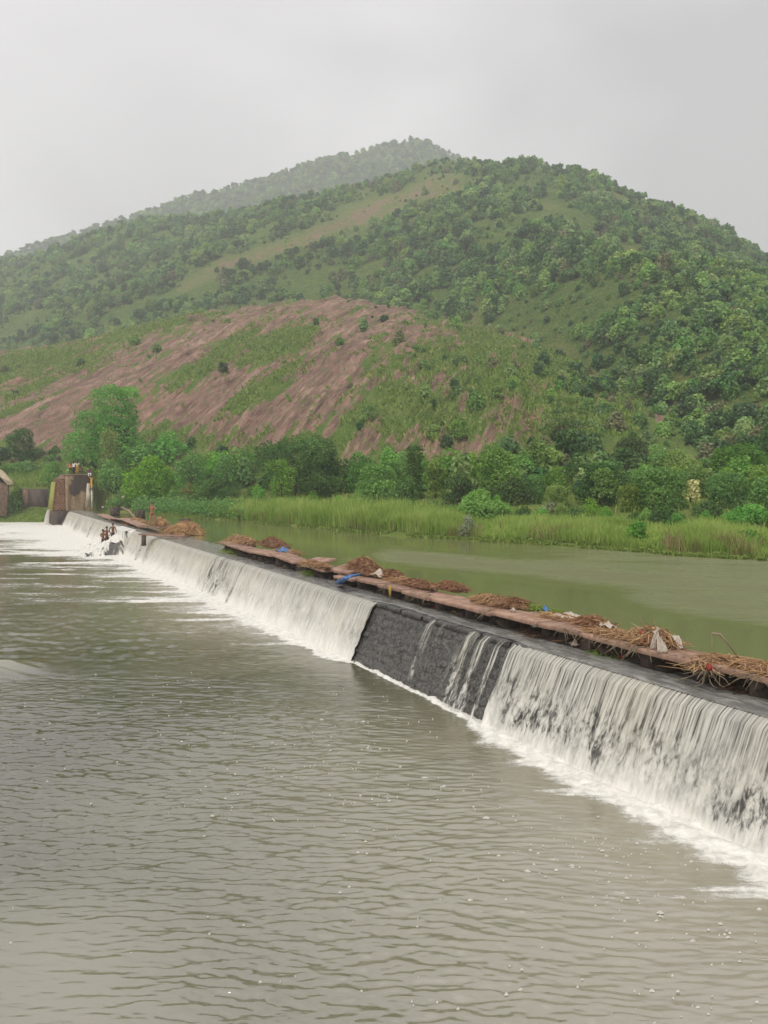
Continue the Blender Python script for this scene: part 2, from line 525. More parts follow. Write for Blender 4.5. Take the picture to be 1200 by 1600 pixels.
def mat_scrub(name, c1, c2, c3, c4):
    t = NT(name)
    v = t.coord()
    cl = t.attr('clear')
    n1 = t.noise(v, .04, 5, .6); n2 = t.noise(v, .4, 6, .65); n3 = t.noise(v, .016, 4, .55)
    c = t.mix(t.mrange(n2, .35, .65), c1, c2)
    gr = t.mix(t.mrange(n2, .35, .62), c3, c4)
    f = t.math('MAXIMUM', t.mrange(cl, .2, .7), t.math('MULTIPLY', t.mrange(n1, .55, .68), .8))
    c = t.mix(f, c, gr)
    red = t.math('MULTIPLY', t.mrange(t.math('ADD', cl, t.math('MULTIPLY_ADD', n2, 3.2, -1.6)), .85, 1.35), .8)
    c = t.mix(red, c, srgb(180, 144, 126))
    n4 = t.noise(v, 1.6, 5, .7)
    c = t.mix(t.mrange(n4, .45, .62), t.mix(1.0, c, (.70, .77, .66, 1), 'MULTIPLY'), c)
    return t.out(t.principled(c, .9, .1, t.bump(t.math('ADD', n2, n4), 1.0, 1.6)))
M_SCRUB = mat_scrub('scrub_ground', srgb(104, 130, 64), srgb(132, 150, 80), srgb(128, 150, 76), srgb(156, 154, 98))
M_FAR = mat_scrub('wooded_ground', srgb(64, 88, 50), srgb(82, 104, 58), srgb(88, 106, 60), srgb(104, 114, 66))

CLEARL = [(702, 288, 24), (670, 297, 25), (640, 308, 27), (600, 322, 24), (560, 337, 19), (520, 352, 16), (480, 369, 16), (430, 390, 14), (390, 403, 15), (350, 416, 16), (310, 434, 16), (285, 449, 11)]
CLEARP = [(748, 500, 13, 50), (860, 545, 55, 14), (930, 560, 40, 14), (820, 520, 50, 12), (860, 330, 26, 20), (1000, 350, 18, 34), (990, 400, 26, 22), (1100, 560, 60, 16), (1040, 590, 60, 20), (1170, 640, 50, 20), (940, 640, 60, 30), (800, 470, 20, 12), (850, 375, 40, 9), (780, 560, 60, 20), (700, 515, 60, 10)]
def clearmask(px, py):
    m = np.zeros_like(px)
    for (a, b, w1), (c, d, w2) in zip(CLEARL[:-1], CLEARL[1:]):
        vx, vy = c - a, d - b
        t = np.clip(((px - a) * vx + (py - b) * vy) / (vx * vx + vy * vy), 0, 1)
        dd = np.hypot(px - a - t * vx, (py - b - t * vy) * 1.15)
        m = np.maximum(m, np.exp(-(dd / (w1 + t * (w2 - w1))) ** 2) * 1.15)
    for cx, cy, a, b in CLEARP:
        m = np.maximum(m, .66 * np.exp(-(((px - cx) / a) ** 2 + ((py - cy) / b) ** 2)))
    return m

def polar(pxs, ys):
    r = (np.asarray(pxs) - 600) / F
    Yg, Rg = np.meshgrid(ys, r, indexing='ij')
    return Rg * Yg, Yg
def rng_axis(a, b, n, p=1.0):
    return a + (b - a) * np.linspace(0, 1, n) ** p

# the ground: one sheet out to the horizon
def disc(z, R):
    rr = [0, 60, 200, 600, 1600, R]; na = 48
    V = [(0, 0, z)]
    for q in rr[1:]:
        for k in range(na):
            V.append((q * math.cos(k / na * 2 * math.pi), q * math.sin(k / na * 2 * math.pi), z))
    T = [(0, 1 + k, 1 + (k + 1) % na) for k in range(na)]
    Q = []
    for i in range(len(rr) - 2):
        for k in range(na):
            a = 1 + i * na + k; b = 1 + i * na + (k + 1) % na
            Q.append((a, a + na, b + na, b))
    return V, [np.array(Q), np.array(T)]
V_, F_ = disc(-1.2, 4200)
tag(link('ground', npmesh('ground', V_, F_), M_GROUND), kind='structure')

# bank of the pool and meadow
X, Y = polar(np.concatenate([np.linspace(-420, -40, 24), np.linspace(-20, 1220, 300), np.linspace(1260, 1700, 20)]), rng_axis(33, 175, 190, 1.3))
Z = bank_z(X, Y)
tag(link('river_bank', npmesh('river_bank', np.stack([X, Y, Z], -1).reshape(-1, 3), grid_faces(*X.shape)), M_GROUND), kind='structure')

# rock slope
X, Y = polar(np.concatenate([np.linspace(-420, -30, 40), np.linspace(-15, 900, 560), np.linspace(905, 1700, 130)]), rng_axis(56, 285, 300, 1.0))
Z, T_ = rock_z(X, Y)
PX, PY = pix(np.stack([X, Y, Z], -1))
gm = patchmask(PX, PY)
top = sstep(0.86, 1.0, T_) * sstep(640, 760, PX) * .6 + sstep(.98, 1.06, T_) * .8
gm = np.maximum.reduce([gm, top, sstep(0.16, 0.02, T_) * 0.9])
_a = X * 0.964 - Y * 0.267; _l = X * 0.267 + Y * 0.964
gm = gm + 0.2 * fbm(X * .07, Y * .07, 3, 50) + .6 * fbm(_a * .30, _l * .055, 5, 51, .65) + .05
tone = np.clip(.5 * fbm(X * .035, Y * .02, 3, 60) + .25, 0, 1)
tag(link('rocky_hill', npmesh('rocky_hill', np.stack([X, Y, Z], -1).reshape(-1, 3), grid_faces(*X.shape), {'grass': gm.ravel(), 'tone': tone.ravel()}), M_ROCK), kind='structure')

X, Y = polar(np.linspace(-420, 1700, 420), rng_axis(68, 680, 220))
Z, T_ = main_z(X, Y)
PX, PY = pix(np.stack([X, Y, Z], -1))
tag(link('wooded_hill', npmesh('wooded_hill', np.stack([X, Y, Z], -1).reshape(-1, 3), grid_faces(*X.shape), {'clear': (clearmask(PX, PY) * (1 + .7 * fbm(X * .05, Y * .05, 3, 133)) ).ravel()}), M_SCRUB), kind='structure')
X, Y = polar(np.linspace(-500, 1700, 220), rng_axis(600, 1500, 110))
Z, T_ = far_z(X, Y)
tag(link('far_hill', npmesh('far_hill', np.stack([X, Y, Z], -1).reshape(-1, 3), grid_faces(*X.shape), {'clear': np.zeros(X.size)}), M_FAR), kind='structure')
X, Y = polar(np.linspace(1000, 1900, 60), rng_axis(1050, 2100, 40))
Z, T_ = hill(DIST, X, Y, 0.1)
tag(link('distant_hill', npmesh('distant_hill', np.stack([X, Y, Z + 3 * fbm(X * .02, Y * .02, 3)], -1).reshape(-1, 3), grid_faces(*X.shape), {'clear': np.zeros(X.size)}), M_FAR), kind='structure')


# ================================================================ water materials
def mat_river():
    t = NT('river_water')
    v = t.coord((1, 1, 1))
    foam = t.attr('foam'); murk = t.attr('murk')
    body = t.mix(murk, srgb(66, 63, 31), srgb(147, 142, 118))
    sv = t.coord((0.42, 2.6, 1), (0, 0, 0.10))
    f1 = t.noise(sv, 1.5, 8, .68, 0.8)
    f2 = t.noise(v, 4.5, 6, .7, 0.5)
    fn = t.math('ADD', t.math('MULTIPLY', f1, .62), t.math('MULTIPLY', f2, .38))
    m = t.mrange(t.math('ADD', foam, t.math('MULTIPLY_ADD', fn, 1.3, -.65)), .36, .66)
    m = t.math('MULTIPLY', m, t.mrange(foam, 0.02, 0.2))
    fcol = t.mix(t.mrange(f2, .3, .65), srgb(200, 196, 184), srgb(240, 237, 228))
    col = t.mix(m, body, fcol)
    wv = t.coord((1.0, 3.0, 1), (0, 0, 0.1))
    wn = t.noise(wv, 2.2, 5, .6, .5)
    bp = t.bump(wn, .25, .05)
    bp = t.bump(t.math('MULTIPLY', fn, m), .6, .12, bp)
    rough = t.math('MULTIPLY_ADD', m, .6, .06)
    p = t.n('BsdfPrincipled')
    t.l(col, p.inputs['Base Color']); t.l(rough, p.inputs['Roughness']); t.l(bp, p.inputs['Normal'])
    p.inputs['IOR'].default_value = 3.1
    p.inputs['Specular IOR Level'].default_value = 0.5
    return t.out(p.outputs[0])
M_RIVER = mat_river()

def mat_pool():
    t = NT('pool_water')
    ruf = t.attr('ruffle')
    sv = t.coord((0.5, 2.6, 1), (0, 0, 0.10))
    n1 = t.noise(sv, 1.3, 5, .6, .3)
    n2 = t.noise(t.coord((1, 3, 1)), 5, 4, .6)
    st = t.math('MULTIPLY_ADD', ruf, .9, .022)
    x = t.n('Bump'); x.inputs['Distance'].default_value = .30
    t.l(st, x.inputs['Strength']); t.l(t.math('MULTIPLY_ADD', n2, .4, n1), x.inputs['Height'])
    col = srgb(116, 120, 76)
    p = t.principled(col, t.math('MULTIPLY_ADD', ruf, .5, .05), .5, x.outputs[0], IOR=1.5)
    return t.out(p)
M_POOL = mat_pool()

def mat_crest():
    t = NT('shallow_crest_water')
    v = t.coord()
    n1 = t.noise(t.coord((2.0, .7, 1), (0, 0, -WANG + math.pi / 2)), 2.2, 6, .65, .8)
    n2 = t.noise(v, 9, 4, .6)
    c = t.mix(t.mrange(n1, .40, .66), srgb(124, 123, 119), srgb(172, 170, 165))  # pale greys put the reflected sky into the body colour
    bp = t.bump(t.math('MULTIPLY_ADD', n2, .3, n1), .55, .09)
    return t.out(t.principled(c, .14, .5, bp, IOR=1.9))
M_CREST = mat_crest()

def mat_fall():
    t = NT('falling_water')
    u = t.coord((1, 1, 1), out='UV')
    dens = t.attr('dens'); wh = t.attr('white'); q = t.attr('drop')
    s1 = t.noise(t.coord((1, .035, 1), out='UV'), 23, 4, .6, .12)      # thin strands
    s2 = t.noise(t.coord((1, .30, 1), out='UV'), 5.2, 5, .62, .6)      # breaking clumps
    s3 = t.noise(t.coord((1, .42, 1), out='UV'), 13, 5, .66, .5)
    k = t.mrange(q, .08, .62)
    n = t.mix(k, s1, t.mix(.45, s2, s3))
    vis = t.math('ADD', t.math('MULTIPLY_ADD', n, 2.2, -1.1), dens)
    a = t.mrange(vis, -.06, .36, 0.0, 1.0)
    a = t.math('MAXIMUM', a, t.math('MULTIPLY', t.mrange(dens, .12, .34), .34))
    a = t.math('MULTIPLY', a, t.mrange(dens, .02, .15))
    c = t.mix(t.mrange(n, .36, .62), srgb(112, 110, 105), srgb(204, 201, 192))
    c = t.mix(wh, c, srgb(226, 223, 215))
    c = t.mix(t.math('MULTIPLY', t.attr('silt'), .5), c, srgb(186, 178, 152))
    bp = t.bump(n, .8, .05)
    p = t.principled(c, .42, .4, bp)
    tr = t.n('BsdfTransparent')
    ms = t.n('MixShader')
    t.l(a, ms.inputs[0]); t.l(tr.outputs[0], ms.inputs[1]); t.l(p, ms.inputs[2])
    return t.out(ms.outputs[0])
M_FALL = mat_fall()

# ================================================================ lower river
def river():
    pxs = np.concatenate([np.linspace(-1500, -80, 26), np.linspace(-60, 1260, 470), np.linspace(1290, 2600, 26)])
    ys = np.concatenate([np.linspace(-14, 6.5, 10), np.exp(np.linspace(math.log(7.0), math.log(22), 440)), np.exp(np.linspace(math.log(22.15), math.log(118), 230))])
    r = (pxs - 600) / F
    Yg, Rg = np.meshgrid(ys, r, indexing='ij')
    X = Rg * np.maximum(Yg, 7.0); Y = Yg
    s, d = SD(np.stack([X, Y], -1))
    e = -d - 0.92
    PX, PY = pix(np.stack([X, np.maximum(Y, 4), 0 * X], -1))
    # ripples: short crests lying roughly across the view
    wx = X + .35 * perlin(X * .3, Y * .3, 90); wy = Y + .30 * perlin(X * .25 + 5, Y * .25, 91) + X * .10
    h = 0.8 * perlin(wx * 1.7, wy * 7.4, 1) + 0.85 * perlin(wx * 2.6 + 3, (wy - .12 * wx) * 11, 2) + .45 * perlin(wx * 5.5, wy * 17.0, 3)
    h += .9 * perlin(wx * .6, wy * 2.4, 11)
    calm = 0.42 + .58 * sstep(-.35, .45, fbm(X * .09, Y * .12, 3, 12) + .25)
    calm *= 1 - .72 * sstep(380, 60, PX) * sstep(1340, 1480, PY)
    calm *= 1 - .60 * sstep(4.5, 0.5, e)
    calm *= 1 - .55 * sstep(-2, -8, s) * sstep(9, 2, e)
    amp = 0.029 * calm * (1 - .75 * sstep(25, 70, Y))
    Z = amp * h
    # long low swell
    Z += .012 * perlin(X * .12, Y * .35, 14)
    # foam
    wf = np.interp(s, [-16, -9, -6.9, -5.8, -1.5, -.2, .6, 12, 30, 37, 40, 49, 53, 70, 83], [1.0, .9, .55, .25, .10, .10, .75, 1.05, 1.3, 1.7, 2.2, 2.2, 1.9, 2.2, 2.4])
    wf = wf * (1 + .3 * perlin(s * .6, 0 * s, 20) + .2 * perlin(s * 2.1, 0 * s, 22))
    foam = 1.25 * np.exp(-(np.maximum(e, 0) / (wf * .62)) ** 2.0)
    foam += .25 * np.exp(-(np.maximum(e, 0) / (wf * 2.3)) ** 2) * sstep(.3, .9, wf)
    far = sstep(30, 62, s)
    foam += far * (.26 * sstep(14, 0, e) + .31 * sstep(60, 10, e))
    rows_ = .5 + .5 * np.sin(Y * .55 + 1.2 * perlin(X * .05, Y * .1, 23))
    foam *= 1 - .35 * far * rows_ * sstep(1.5, 5, e)
    foam += .30 * sstep(.0, .7, fbm(X * .22, Y * 1.3, 4, 24)) * sstep(9, 2.5, e) * sstep(0, 1, e) * sstep(.3, .8, wf)
    foam += .15 * sstep(.1, .9, fbm(X * .22, Y * .9, 4, 29)) * sstep(18, 8, e) * sstep(0, 2, e)
    drift = sstep(20, 38, Y) * sstep(60, 6, e) * sstep(0, 1.5, e)
    foam += drift * (.10 + .30 * sstep(-.25, .45, fbm(X * .10, Y * .45, 4, 28)))
    foam = np.where(e < -.6, 1.0, foam)
    Z += np.clip(foam, 0, 1) ** 2 * sstep(2.2, 0, e) * (.03 + .09 * np.abs(perlin(s * 1.6, e * 2.2, 25)) + .03 * np.abs(perlin(s * 6, e * 7, 26)))
    # standing swirl at the left edge of the view
    c = onz(4, 1046, 0)
    g = np.exp(-(((X - c[0]) / 1.0) ** 2 + ((Y - c[1]) / .9) ** 2))
    Z += g * (.22 + .05 * np.sin((Y - c[1]) * 9 + (X - c[0]) * 3))
    murk = .08 + .24 * fbm(X * .08, Y * .10, 3, 27)
    murk += .45 * sstep(8, 1, e) * sstep(.2, 1.2, wf) + .50 * sstep(1.5, -8, s) * sstep(13, 3, e) + .45 * sstep(420, 60, PX) * sstep(1330, 1500, PY)
    murk = np.clip(murk + .35 * drift + .45 * far * sstep(46, 8, e) + .6 * g, 0, 1)
    nd = grid_faces(*X.shape)
    me = npmesh('river_water', np.stack([X, Y, Z], -1).reshape(-1, 3), nd, {'foam': foam.ravel(), 'murk': murk.ravel()})
    tag(link('river_water', me, M_RIVER), kind='structure')
river()

# foam flecks drifting on the river
def flecks():
    V = []; T = []; n = 0
    g = np.random.default_rng(3)
    k = 0
    while k < 420:
        px, py = g.uniform(0, 1200), 1040 + 560 * g.random()
        wgt = math.exp(-((py - (1090 + .28 * (px - 400) + 60)) / 130) ** 2) if px < 1100 else .4
        wgt = max(wgt, .18 if px > 500 else .05)
        if g.random() > wgt: continue
        q_ = onz(px, py, 0)
        if g.random() > .10 + sstep(.05, .35, fbm(q_[0] * .45, q_[1] * 1.6, 3, 131)): continue
        P = onz(px, py, 0.004)
        s, d = SD(P)
        if -d < 1.5: continue
        r0 = g.choice([.008, .012, .017, .024], p=[.5, .32, .14, .04]) * g.uniform(.7, 1.3)
        m = 9
        th = np.arange(m) / m * 2 * np.pi
        rr = r0 * (1 + .45 * g.normal(0, .5, m))
        ex = g.uniform(1.0, 2.4)
        ring = np.stack([P[0] + rr * ex * np.cos(th), P[1] + rr * np.sin(th), np.full(m, .0)], -1)
        V += [*ring, (P[0], P[1], .022 + r0 * .35)]
        T += [(n + i, n + (i + 1) % m, n + m) for i in range(m)]
        n += m + 1; k += 1
    o = link('foam_flecks', npmesh('foam_flecks', V, np.array(T)), simple_mat('foam_white', srgb(178, 175, 165), srgb(206, 203, 193), 30, .6, .1))
    tag(o, 'small white flecks of foam drifting on the muddy river', 'foam', kind='stuff')
flecks()

# ================================================================ pool above the weir
def pool():
    P = []
    ss = np.concatenate([np.linspace(-60, -20, 10), np.linspace(-19, 84, 190), np.linspace(86, 110, 6)])
    dd = np.concatenate([np.linspace(1.85, 6, 24), np.linspace(6.3, 60, 120)])
    D, Sg = np.meshgrid(dd, ss, indexing='ij')
    V = W(Sg, D, 1.834)
    PX, PY = pix(V)
    # wind-ruffled bands, running with the bank
    a = PY - (868 + .088 * (PX - 600))
    ruf = 1.0 * np.exp(-((a) / 9) ** 2) * sstep(560, 640, PX) + .9 * np.exp(-((a - 27 - .02 * (PX - 900)) / 14) ** 2) * sstep(940, 1120, PX)
    ruf += .35 * sstep(700, 1000, PX) * sstep(32, 0, a)
    ruf = np.clip(1.35 * ruf * (.75 + .5 * fbm(V[..., 0] * .2, V[..., 1] * .5, 3, 70)), 0, 1)
    ruf = np.where(V[..., 1] < 10, .5, ruf)
    tag(link('pool_water', npmesh('pool_water', V.reshape(-1, 3), grid_faces(*D.shape), {'ruffle': ruf.ravel()}), M_POOL), kind='structure')
pool()

# ================================================================ weir
M_WET = simple_mat('wet_black_stone', srgb(54, 53, 51), srgb(110, 107, 103), 14, .42, 1.0, .06, .5, 7)
M_WETCAP = simple_mat('wet_crest_stone', srgb(50, 49, 47), srgb(88, 86, 83), 6, .35, .7, .04, .5, 7)
M_CONC = simple_mat('stained_concrete', srgb(92, 84, 76), srgb(134, 122, 108), 4, .8, .4, .02)
weir = thing('weir', 'long low dark stone weir crossing the river from right foreground to the abutment', 'weir', tuple(W(0, 0, 0)))
wl = np.array(weir.location)
def wobj(mb, name, mat):
    o = mb.build(name, mat)
    o.parent = weir; o.matrix_parent_inverse.identity(); o.location = tuple(-wl)
    return o
def prism(s0, s1, prof, n=2):
    ss = np.linspace(s0, s1, n)
    V = []; k = len(prof)
    for s in ss:
        for d, z in prof: V.append(W(s, d, z))
    Q = [(i * k + j, i * k + (j + 1) % k, (i + 1) * k + (j + 1) % k, (i + 1) * k + j) for i in range(n - 1) for j in range(k)]
    return np.array(V), Q, [tuple(range(k))[::-1], tuple(range((n - 1) * k, n * k))]
mb = MB()
V, Q, caps = prism(-32, 84, [(-1.2, -1.5), (-.90, 0.0), (-.05, 1.62), (-.05, 1.66), (2.9, 1.66), (2.9, -1.5)], 30)
mb.add(V, Q)
wobj(mb, 'wall_body', M_WET)
# crest: coping blocks bare in the dry reach, one continuous sill under the running water elsewhere
for a, b in ((-32, -7.6), (0.35, 84)):
    mb = MB(); V, Q, c = prism(a, b, [(-.03, 1.655), (-.03, 1.80), (2.85, 1.80), (2.85, 1.655)], 16); mb.add(V, Q); wobj(mb, 'crest_sill', M_WETCAP)
mb = MB(); V, Q, c = prism(-7.6, .35, [(.42, 1.655), (.42, 1.80), (2.85, 1.80), (2.85, 1.655)], 4); mb.add(V, Q); wobj(mb, 'crest_sill', M_WETCAP)
g = np.random.default_rng(11)
s = -7.6
while s < .3:
    L = min(g.uniform(.75, 1.35), .36 - s)
    if .36 - s - L < .3: L = .36 - s
    n1, n2 = max(4, int(L / .12)), 4
    V = []
    prof = [(.43, 1.66), (-.05, 1.665), (-.085, 1.69), (-.085, 1.78), (-.05, 1.812), (.43, 1.812)]
    for i in range(n1 + 1):
        for j, (d, z) in enumerate(prof):
            sh = -.02 if i == 0 else (.02 - .0 if i == n1 else 0)
            jd = g.normal(0, .014) if 0 < j < 5 else 0
            if g.random() < .07 and 1 < j < 5: jd += .05
            V.append(W(s + L * i / n1 - (sh if i == 0 else 0) - (.02 if i == n1 else 0), d + jd, z + (g.normal(0, .008) if j > 2 else 0)))
    k = len(prof)
    Q = [(i * k + j, i * k + j + 1, (i + 1) * k + j + 1, (i + 1) * k + j) for i in range(n1) for j in range(k - 1)]
    mb = MB(); mb.add(V, Q, [])
    mb.V[-1] = np.array(V)
    mb.Q.append(np.array([(0, 1, 4, 5), (1, 2, 3, 4)])); e = n1 * k
    mb.Q.append(np.array([(e, e + 5, e + 4, e + 1), (e + 1, e + 4, e + 3, e + 2)]))
    wobj(mb, 'coping_stone', M_WETCAP)
    s += L + .004
# rough rubble stones bare in the dry reach
row = 0; z = -.12
while z < 1.63:
    hgt = g.uniform(.17, .27)
    if z + hgt > 1.56: hgt = 1.655 - z
    s = -7.9 + g.uniform(-.2, .1)
    while s < .15:
        L = g.uniform(.2, .5)
        fd = lambda zz: -.90 + .85 * zz / 1.62 if zz > 0 else -.90
        nu, nv = 5, 4
        pr = g.uniform(.0, .05); sk = g.normal(0, .03); zo = g.normal(0, .035)
        V = []
        ph = g.uniform(0, 90)
        for i in range(nu):
            for j in range(nv):
                uu, vv = i / (nu - 1), j / (nv - 1)
                ed = min(uu, 1 - uu) > .01 and min(vv, 1 - vv) > .01
                zz = z + zo * (1 if .3 < z < 1.3 else 0) + .004 + (hgt - .008) * vv + .03 * perlin(np.array(s * 3 + uu * L * 3), np.array(row * 7.7 + vv * 0), 55) + g.normal(0, .012); s_ = s + .004 + (L - .008) * uu + g.normal(0, .016) + .15 * (vv - .5) * hgt
                dd = fd(zz) - (.020 + pr + sk * (vv - .5) + .030 * g.normal() if ed else .006 + .5 * pr * g.random())
                V.append(W(s_, dd, zz))
        mb = MB(); mb.add(V, [(i * nv + j, (i + 1) * nv + j, (i + 1) * nv + j + 1, i * nv + j + 1) for i in range(nu - 1) for j in range(nv - 1)])
        wobj(mb, 'stone', M_WET)
        s += L
    z += hgt; row += 1

# water running thinly over the crest
def crest():
    ss = np.concatenate([np.linspace(-32, -14, 20), np.linspace(-13.9, 6, 500), np.linspace(6.1, 83, 420)])
    dd = np.array([-.05, -.01, .05, .12, .22, .35, .5, .7, .9, 1.1, 1.3, 1.6, 1.95])
    D, Sg = np.meshgrid(dd, ss, indexing='ij')
    z = 1.830 + .010 * perlin(Sg * 1.7, D * 2.5, 81) + .005 * perlin(Sg * 6, D * 5, 82)
    z = np.maximum(z, 1.818) - (.006 * sstep(.12, .04, D) + .012 * sstep(.03, -.01, D) + .03 * sstep(-.01, -.05, D)) * (1 - sstep(-7.25, -6.9, Sg) * sstep(.1, -.1, Sg))
    z[:1] = 1.823
    dry = sstep(-7.25, -6.9, Sg) * sstep(.1, -.1, Sg)
    D2 = D + dry * np.maximum(0, .10 - D) * 1.0 + dry * .03 * perlin(Sg * 2, 0 * Sg, 85)
    tag(link('crest_water', npmesh('crest_water', W(Sg, D2, z).reshape(-1, 3), grid_faces(*D.shape)), M_CREST), kind='structure')
crest()

# the falling sheet
DENS_S = [(-32, .40), (-7.25, .42), (-7.0, .55), (-6.88, .0), (-6.62, .0), (-6.5, .12), (-6.35, .02), (-6.2, .03), (-6.05, .10), (-5.9, .20), (-5.7, .08), (-5.5, .11), (-5.25, .16), (-5.1, .06), (-4.9, .05), (-4.7, .0),
          (-4.1, .0), (-4.0, .10), (-3.8, .03), (-3.6, .10), (-3.4, .16), (-3.2, .0), (-2.15, .0), (-2.08, .03), (-1.95, .0), (-.04, .0), (.06, .72), (1.5, .68), (12.6, .66), (12.9, .22), (13.2, .60), (14.2, .64), (15.2, .25), (15.8, .18), (16.3, .50),
          (17.0, .20), (17.6, .45), (19, .65), (31.0, .66), (31.6, .25), (32.3, .55), (33.5, .6), (34.2, .2), (35, .6), (54, .62), (57.5, .66), (58.3, .3), (59.5, .6), (63, .64), (66, .66), (68.5, .3), (70, .6), (80.2, .66)]
def fall():
    ss = np.concatenate([np.linspace(-32, -14.2, 90), np.arange(-14.2, .12, .016), .12 + 19.9 * np.linspace(0, 1, 900) ** 1.15, np.linspace(20.1, 80.2, 900)])
    # profile down the face
    q = np.linspace(0, 1, 60) ** 1.45
    zz = 1.829 - 1.863 * q
    dd = .045 - .22 * np.sqrt(np.minimum(q / .085, 1)) - .87 * q ** .96
    zz = np.concatenate([[1.826, 1.829], zz]); dd = np.concatenate([[.22, .13], dd]); q = np.concatenate([[-.06, -.02], q])
    Qg, Sg = np.meshgrid(q, ss, indexing='ij')
    D = np.repeat(dd[:, None], len(ss), 1); Zg = np.repeat(zz[:, None], len(ss), 1)
    den = np.interp(Sg, [a for a, b in DENS_S], [b for a, b in DENS_S])
    right = sstep(-6.9, -7.1, Sg)
    den = den + .10 * fbm(Sg * .8, Qg * .7, 3, 101) * (den > .05)
    # the near reach is thin in the middle of the drop, dense and white low down
    den = den * sstep(.0, -.07, D)
    thin = right * sstep(.22, .42, Qg) * sstep(1.05, .75, Qg) * (.08 + .24 * fbm(Sg * .7, Qg * .9, 3, 102))
    den = np.where(den > .02, den - thin + .22 * sstep(.72, 1.0, Qg) * (den > .3), den)
    strand = .8 * perlin(Sg * 18, Qg * .7 + 3, 103) * (1 - .6 * sstep(.1, .7, Qg)) + .8 * perlin(Sg * 5, Qg * 2.6, 104) * sstep(.05, .5, Qg) + .5 * perlin(Sg * 12, Qg * 9, 106) * sstep(.1, .5, Qg)
    thick = (.013 + .028 * sstep(0, .5, Qg)) * (strand + .2) * sstep(0, .1, Qg)
    D = D - thick - .02 * sstep(0, .2, Qg) * perlin(Sg * 1.2, Qg * 0.5, 105)
    white = np.clip(.62 * sstep(.45, 1.0, Qg) + .45 * sstep(.55, .68, den) * sstep(.0, .4, Qg) + .3 * fbm(Sg * .9, Qg * 1.2, 3, 108) * sstep(.1, .5, Qg), 0, 1)
    silt = np.clip(.4 * fbm(Sg * .5, Qg * .4, 3, 109) + .25 + .3 * sstep(8, 30, Sg), 0, 1) * sstep(.9, .3, Qg)
    Fc = grid_faces(*Sg.shape)
    dn = den.ravel()
    keep = (dn[Fc] > .012).any(1)
    V = W(Sg, D, Zg).reshape(-1, 3)
    Fc = Fc[keep]
    uv = np.stack([Sg.ravel(), (Qg * 2.05).ravel()], -1)
    used = np.unique(Fc); mp_ = np.full(len(V), -1); mp_[used] = np.arange(len(used))
    me = npmesh('falling_water', V[used], mp_[Fc], {'dens': dn[used], 'white': white.ravel()[used], 'drop': Qg.ravel()[used], 'silt': silt.ravel()[used]}, uv=uv[used])
    tag(link('falling_water', me, M_FALL), kind='structure')
fall()

# ================================================================ vegetation
L_DARK = leaf_mat('leaf_dark', srgb(48, 74, 38), srgb(70, 102, 46), srgb(100, 132, 60))
L_MID = leaf_mat('leaf_mid', srgb(70, 102, 46), srgb(96, 134, 56), srgb(130, 162, 74))
L_BRIGHT = leaf_mat('leaf_bright', srgb(76, 120, 44), srgb(104, 154, 54), srgb(138, 178, 76))
L_YELLOW = leaf_mat('leaf_yellow_green', srgb(84, 108, 44), srgb(116, 140, 58), srgb(146, 162, 84))
L_GREY = leaf_mat('leaf_grey', srgb(92, 100, 78), srgb(122, 128, 100), srgb(150, 152, 126), .25)
L_CREAM = leaf_mat('flower_cream', srgb(150, 150, 88), srgb(186, 180, 120), srgb(208, 202, 150), .25)
L_PALE = leaf_mat('leaf_pale_big', srgb(110, 134, 70), srgb(146, 162, 96), srgb(182, 190, 132), .3)
L_BROWN = leaf_mat('leaf_dry', srgb(110, 88, 60), srgb(138, 112, 78), srgb(164, 142, 102), .2)
M_BARK = simple_mat('bark', srgb(78, 66, 54), srgb(112, 98, 82), 12, .9, .5, .03)
M_TWIG = simple_mat('twig', srgb(118, 104, 86), srgb(150, 136, 114), 12, .9, .3, .02)

def unit(v):
    return v / (np.linalg.norm(v, axis=-1, keepdims=True) + 1e-9)
def leaves(c, nrm, size, g, aspect=1.7, jit=.7):
    """diamond leaf faces, each creased along its middle"""
    n = len(c)
    N = unit(nrm + jit * g.normal(size=(n, 3)))
    a = unit(np.cross(N, g.normal(size=(n, 3))))
    b = np.cross(N, a)
    L = (size * g.uniform(.65, 1.35, n))[:, None]
    w_ = L / aspect
    p0 = c - a * L * .5; p2 = c + a * L * .5 - N * L * .12
    p1 = c + b * w_ * .5 - N * L * .03; p3 = c - b * w_ * .5 - N * L * .03
    V = np.stack([p0, p1, p2, p3], 1).reshape(-1, 3)
    return V, np.arange(4 * n).reshape(-1, 4)
def crown_pts(lobes, n, g, shell=.45, low=-.55, rough=.22):
    """points spread through the outer part of each lobe; those buried in another lobe are dropped"""
    Lb = np.asarray(lobes, float)
    wgt = (Lb[:, 3] * Lb[:, 4] + Lb[:, 4] * Lb[:, 5] + Lb[:, 3] * Lb[:, 5])
    k = g.choice(len(Lb), int(n * 1.7), p=wgt / wgt.sum())
    d = unit(g.normal(size=(len(k), 3)))
    d[:, 2] = np.where(d[:, 2] < low, -d[:, 2] * .6, d[:, 2]); d = unit(d)
    f = 2.2
    bump = 1 + rough * fbm(d[:, 0] * f + k * 5.1 + d[:, 2] * f, d[:, 1] * f + k * 3.3 - d[:, 2] * f * .6, 3, 3)
    rad = (1 - shell * g.random(len(k)) ** 2) * bump
    P = Lb[k, :3] + d * rad[:, None] * Lb[k, 3:6]
    q = np.linalg.norm((P[:, None] - Lb[None, :, :3]) / Lb[None, :, 3:6], axis=2)
    q[np.arange(len(k)), k] = 9
    ok = q.min(1) > .62
    P, d, k = P[ok][:n], d[ok][:n], k[ok][:n]
    return P, unit(unit(d / Lb[k, 3:6] * Lb[k, 3:6].mean()) + np.array([0, 0, .45])), k
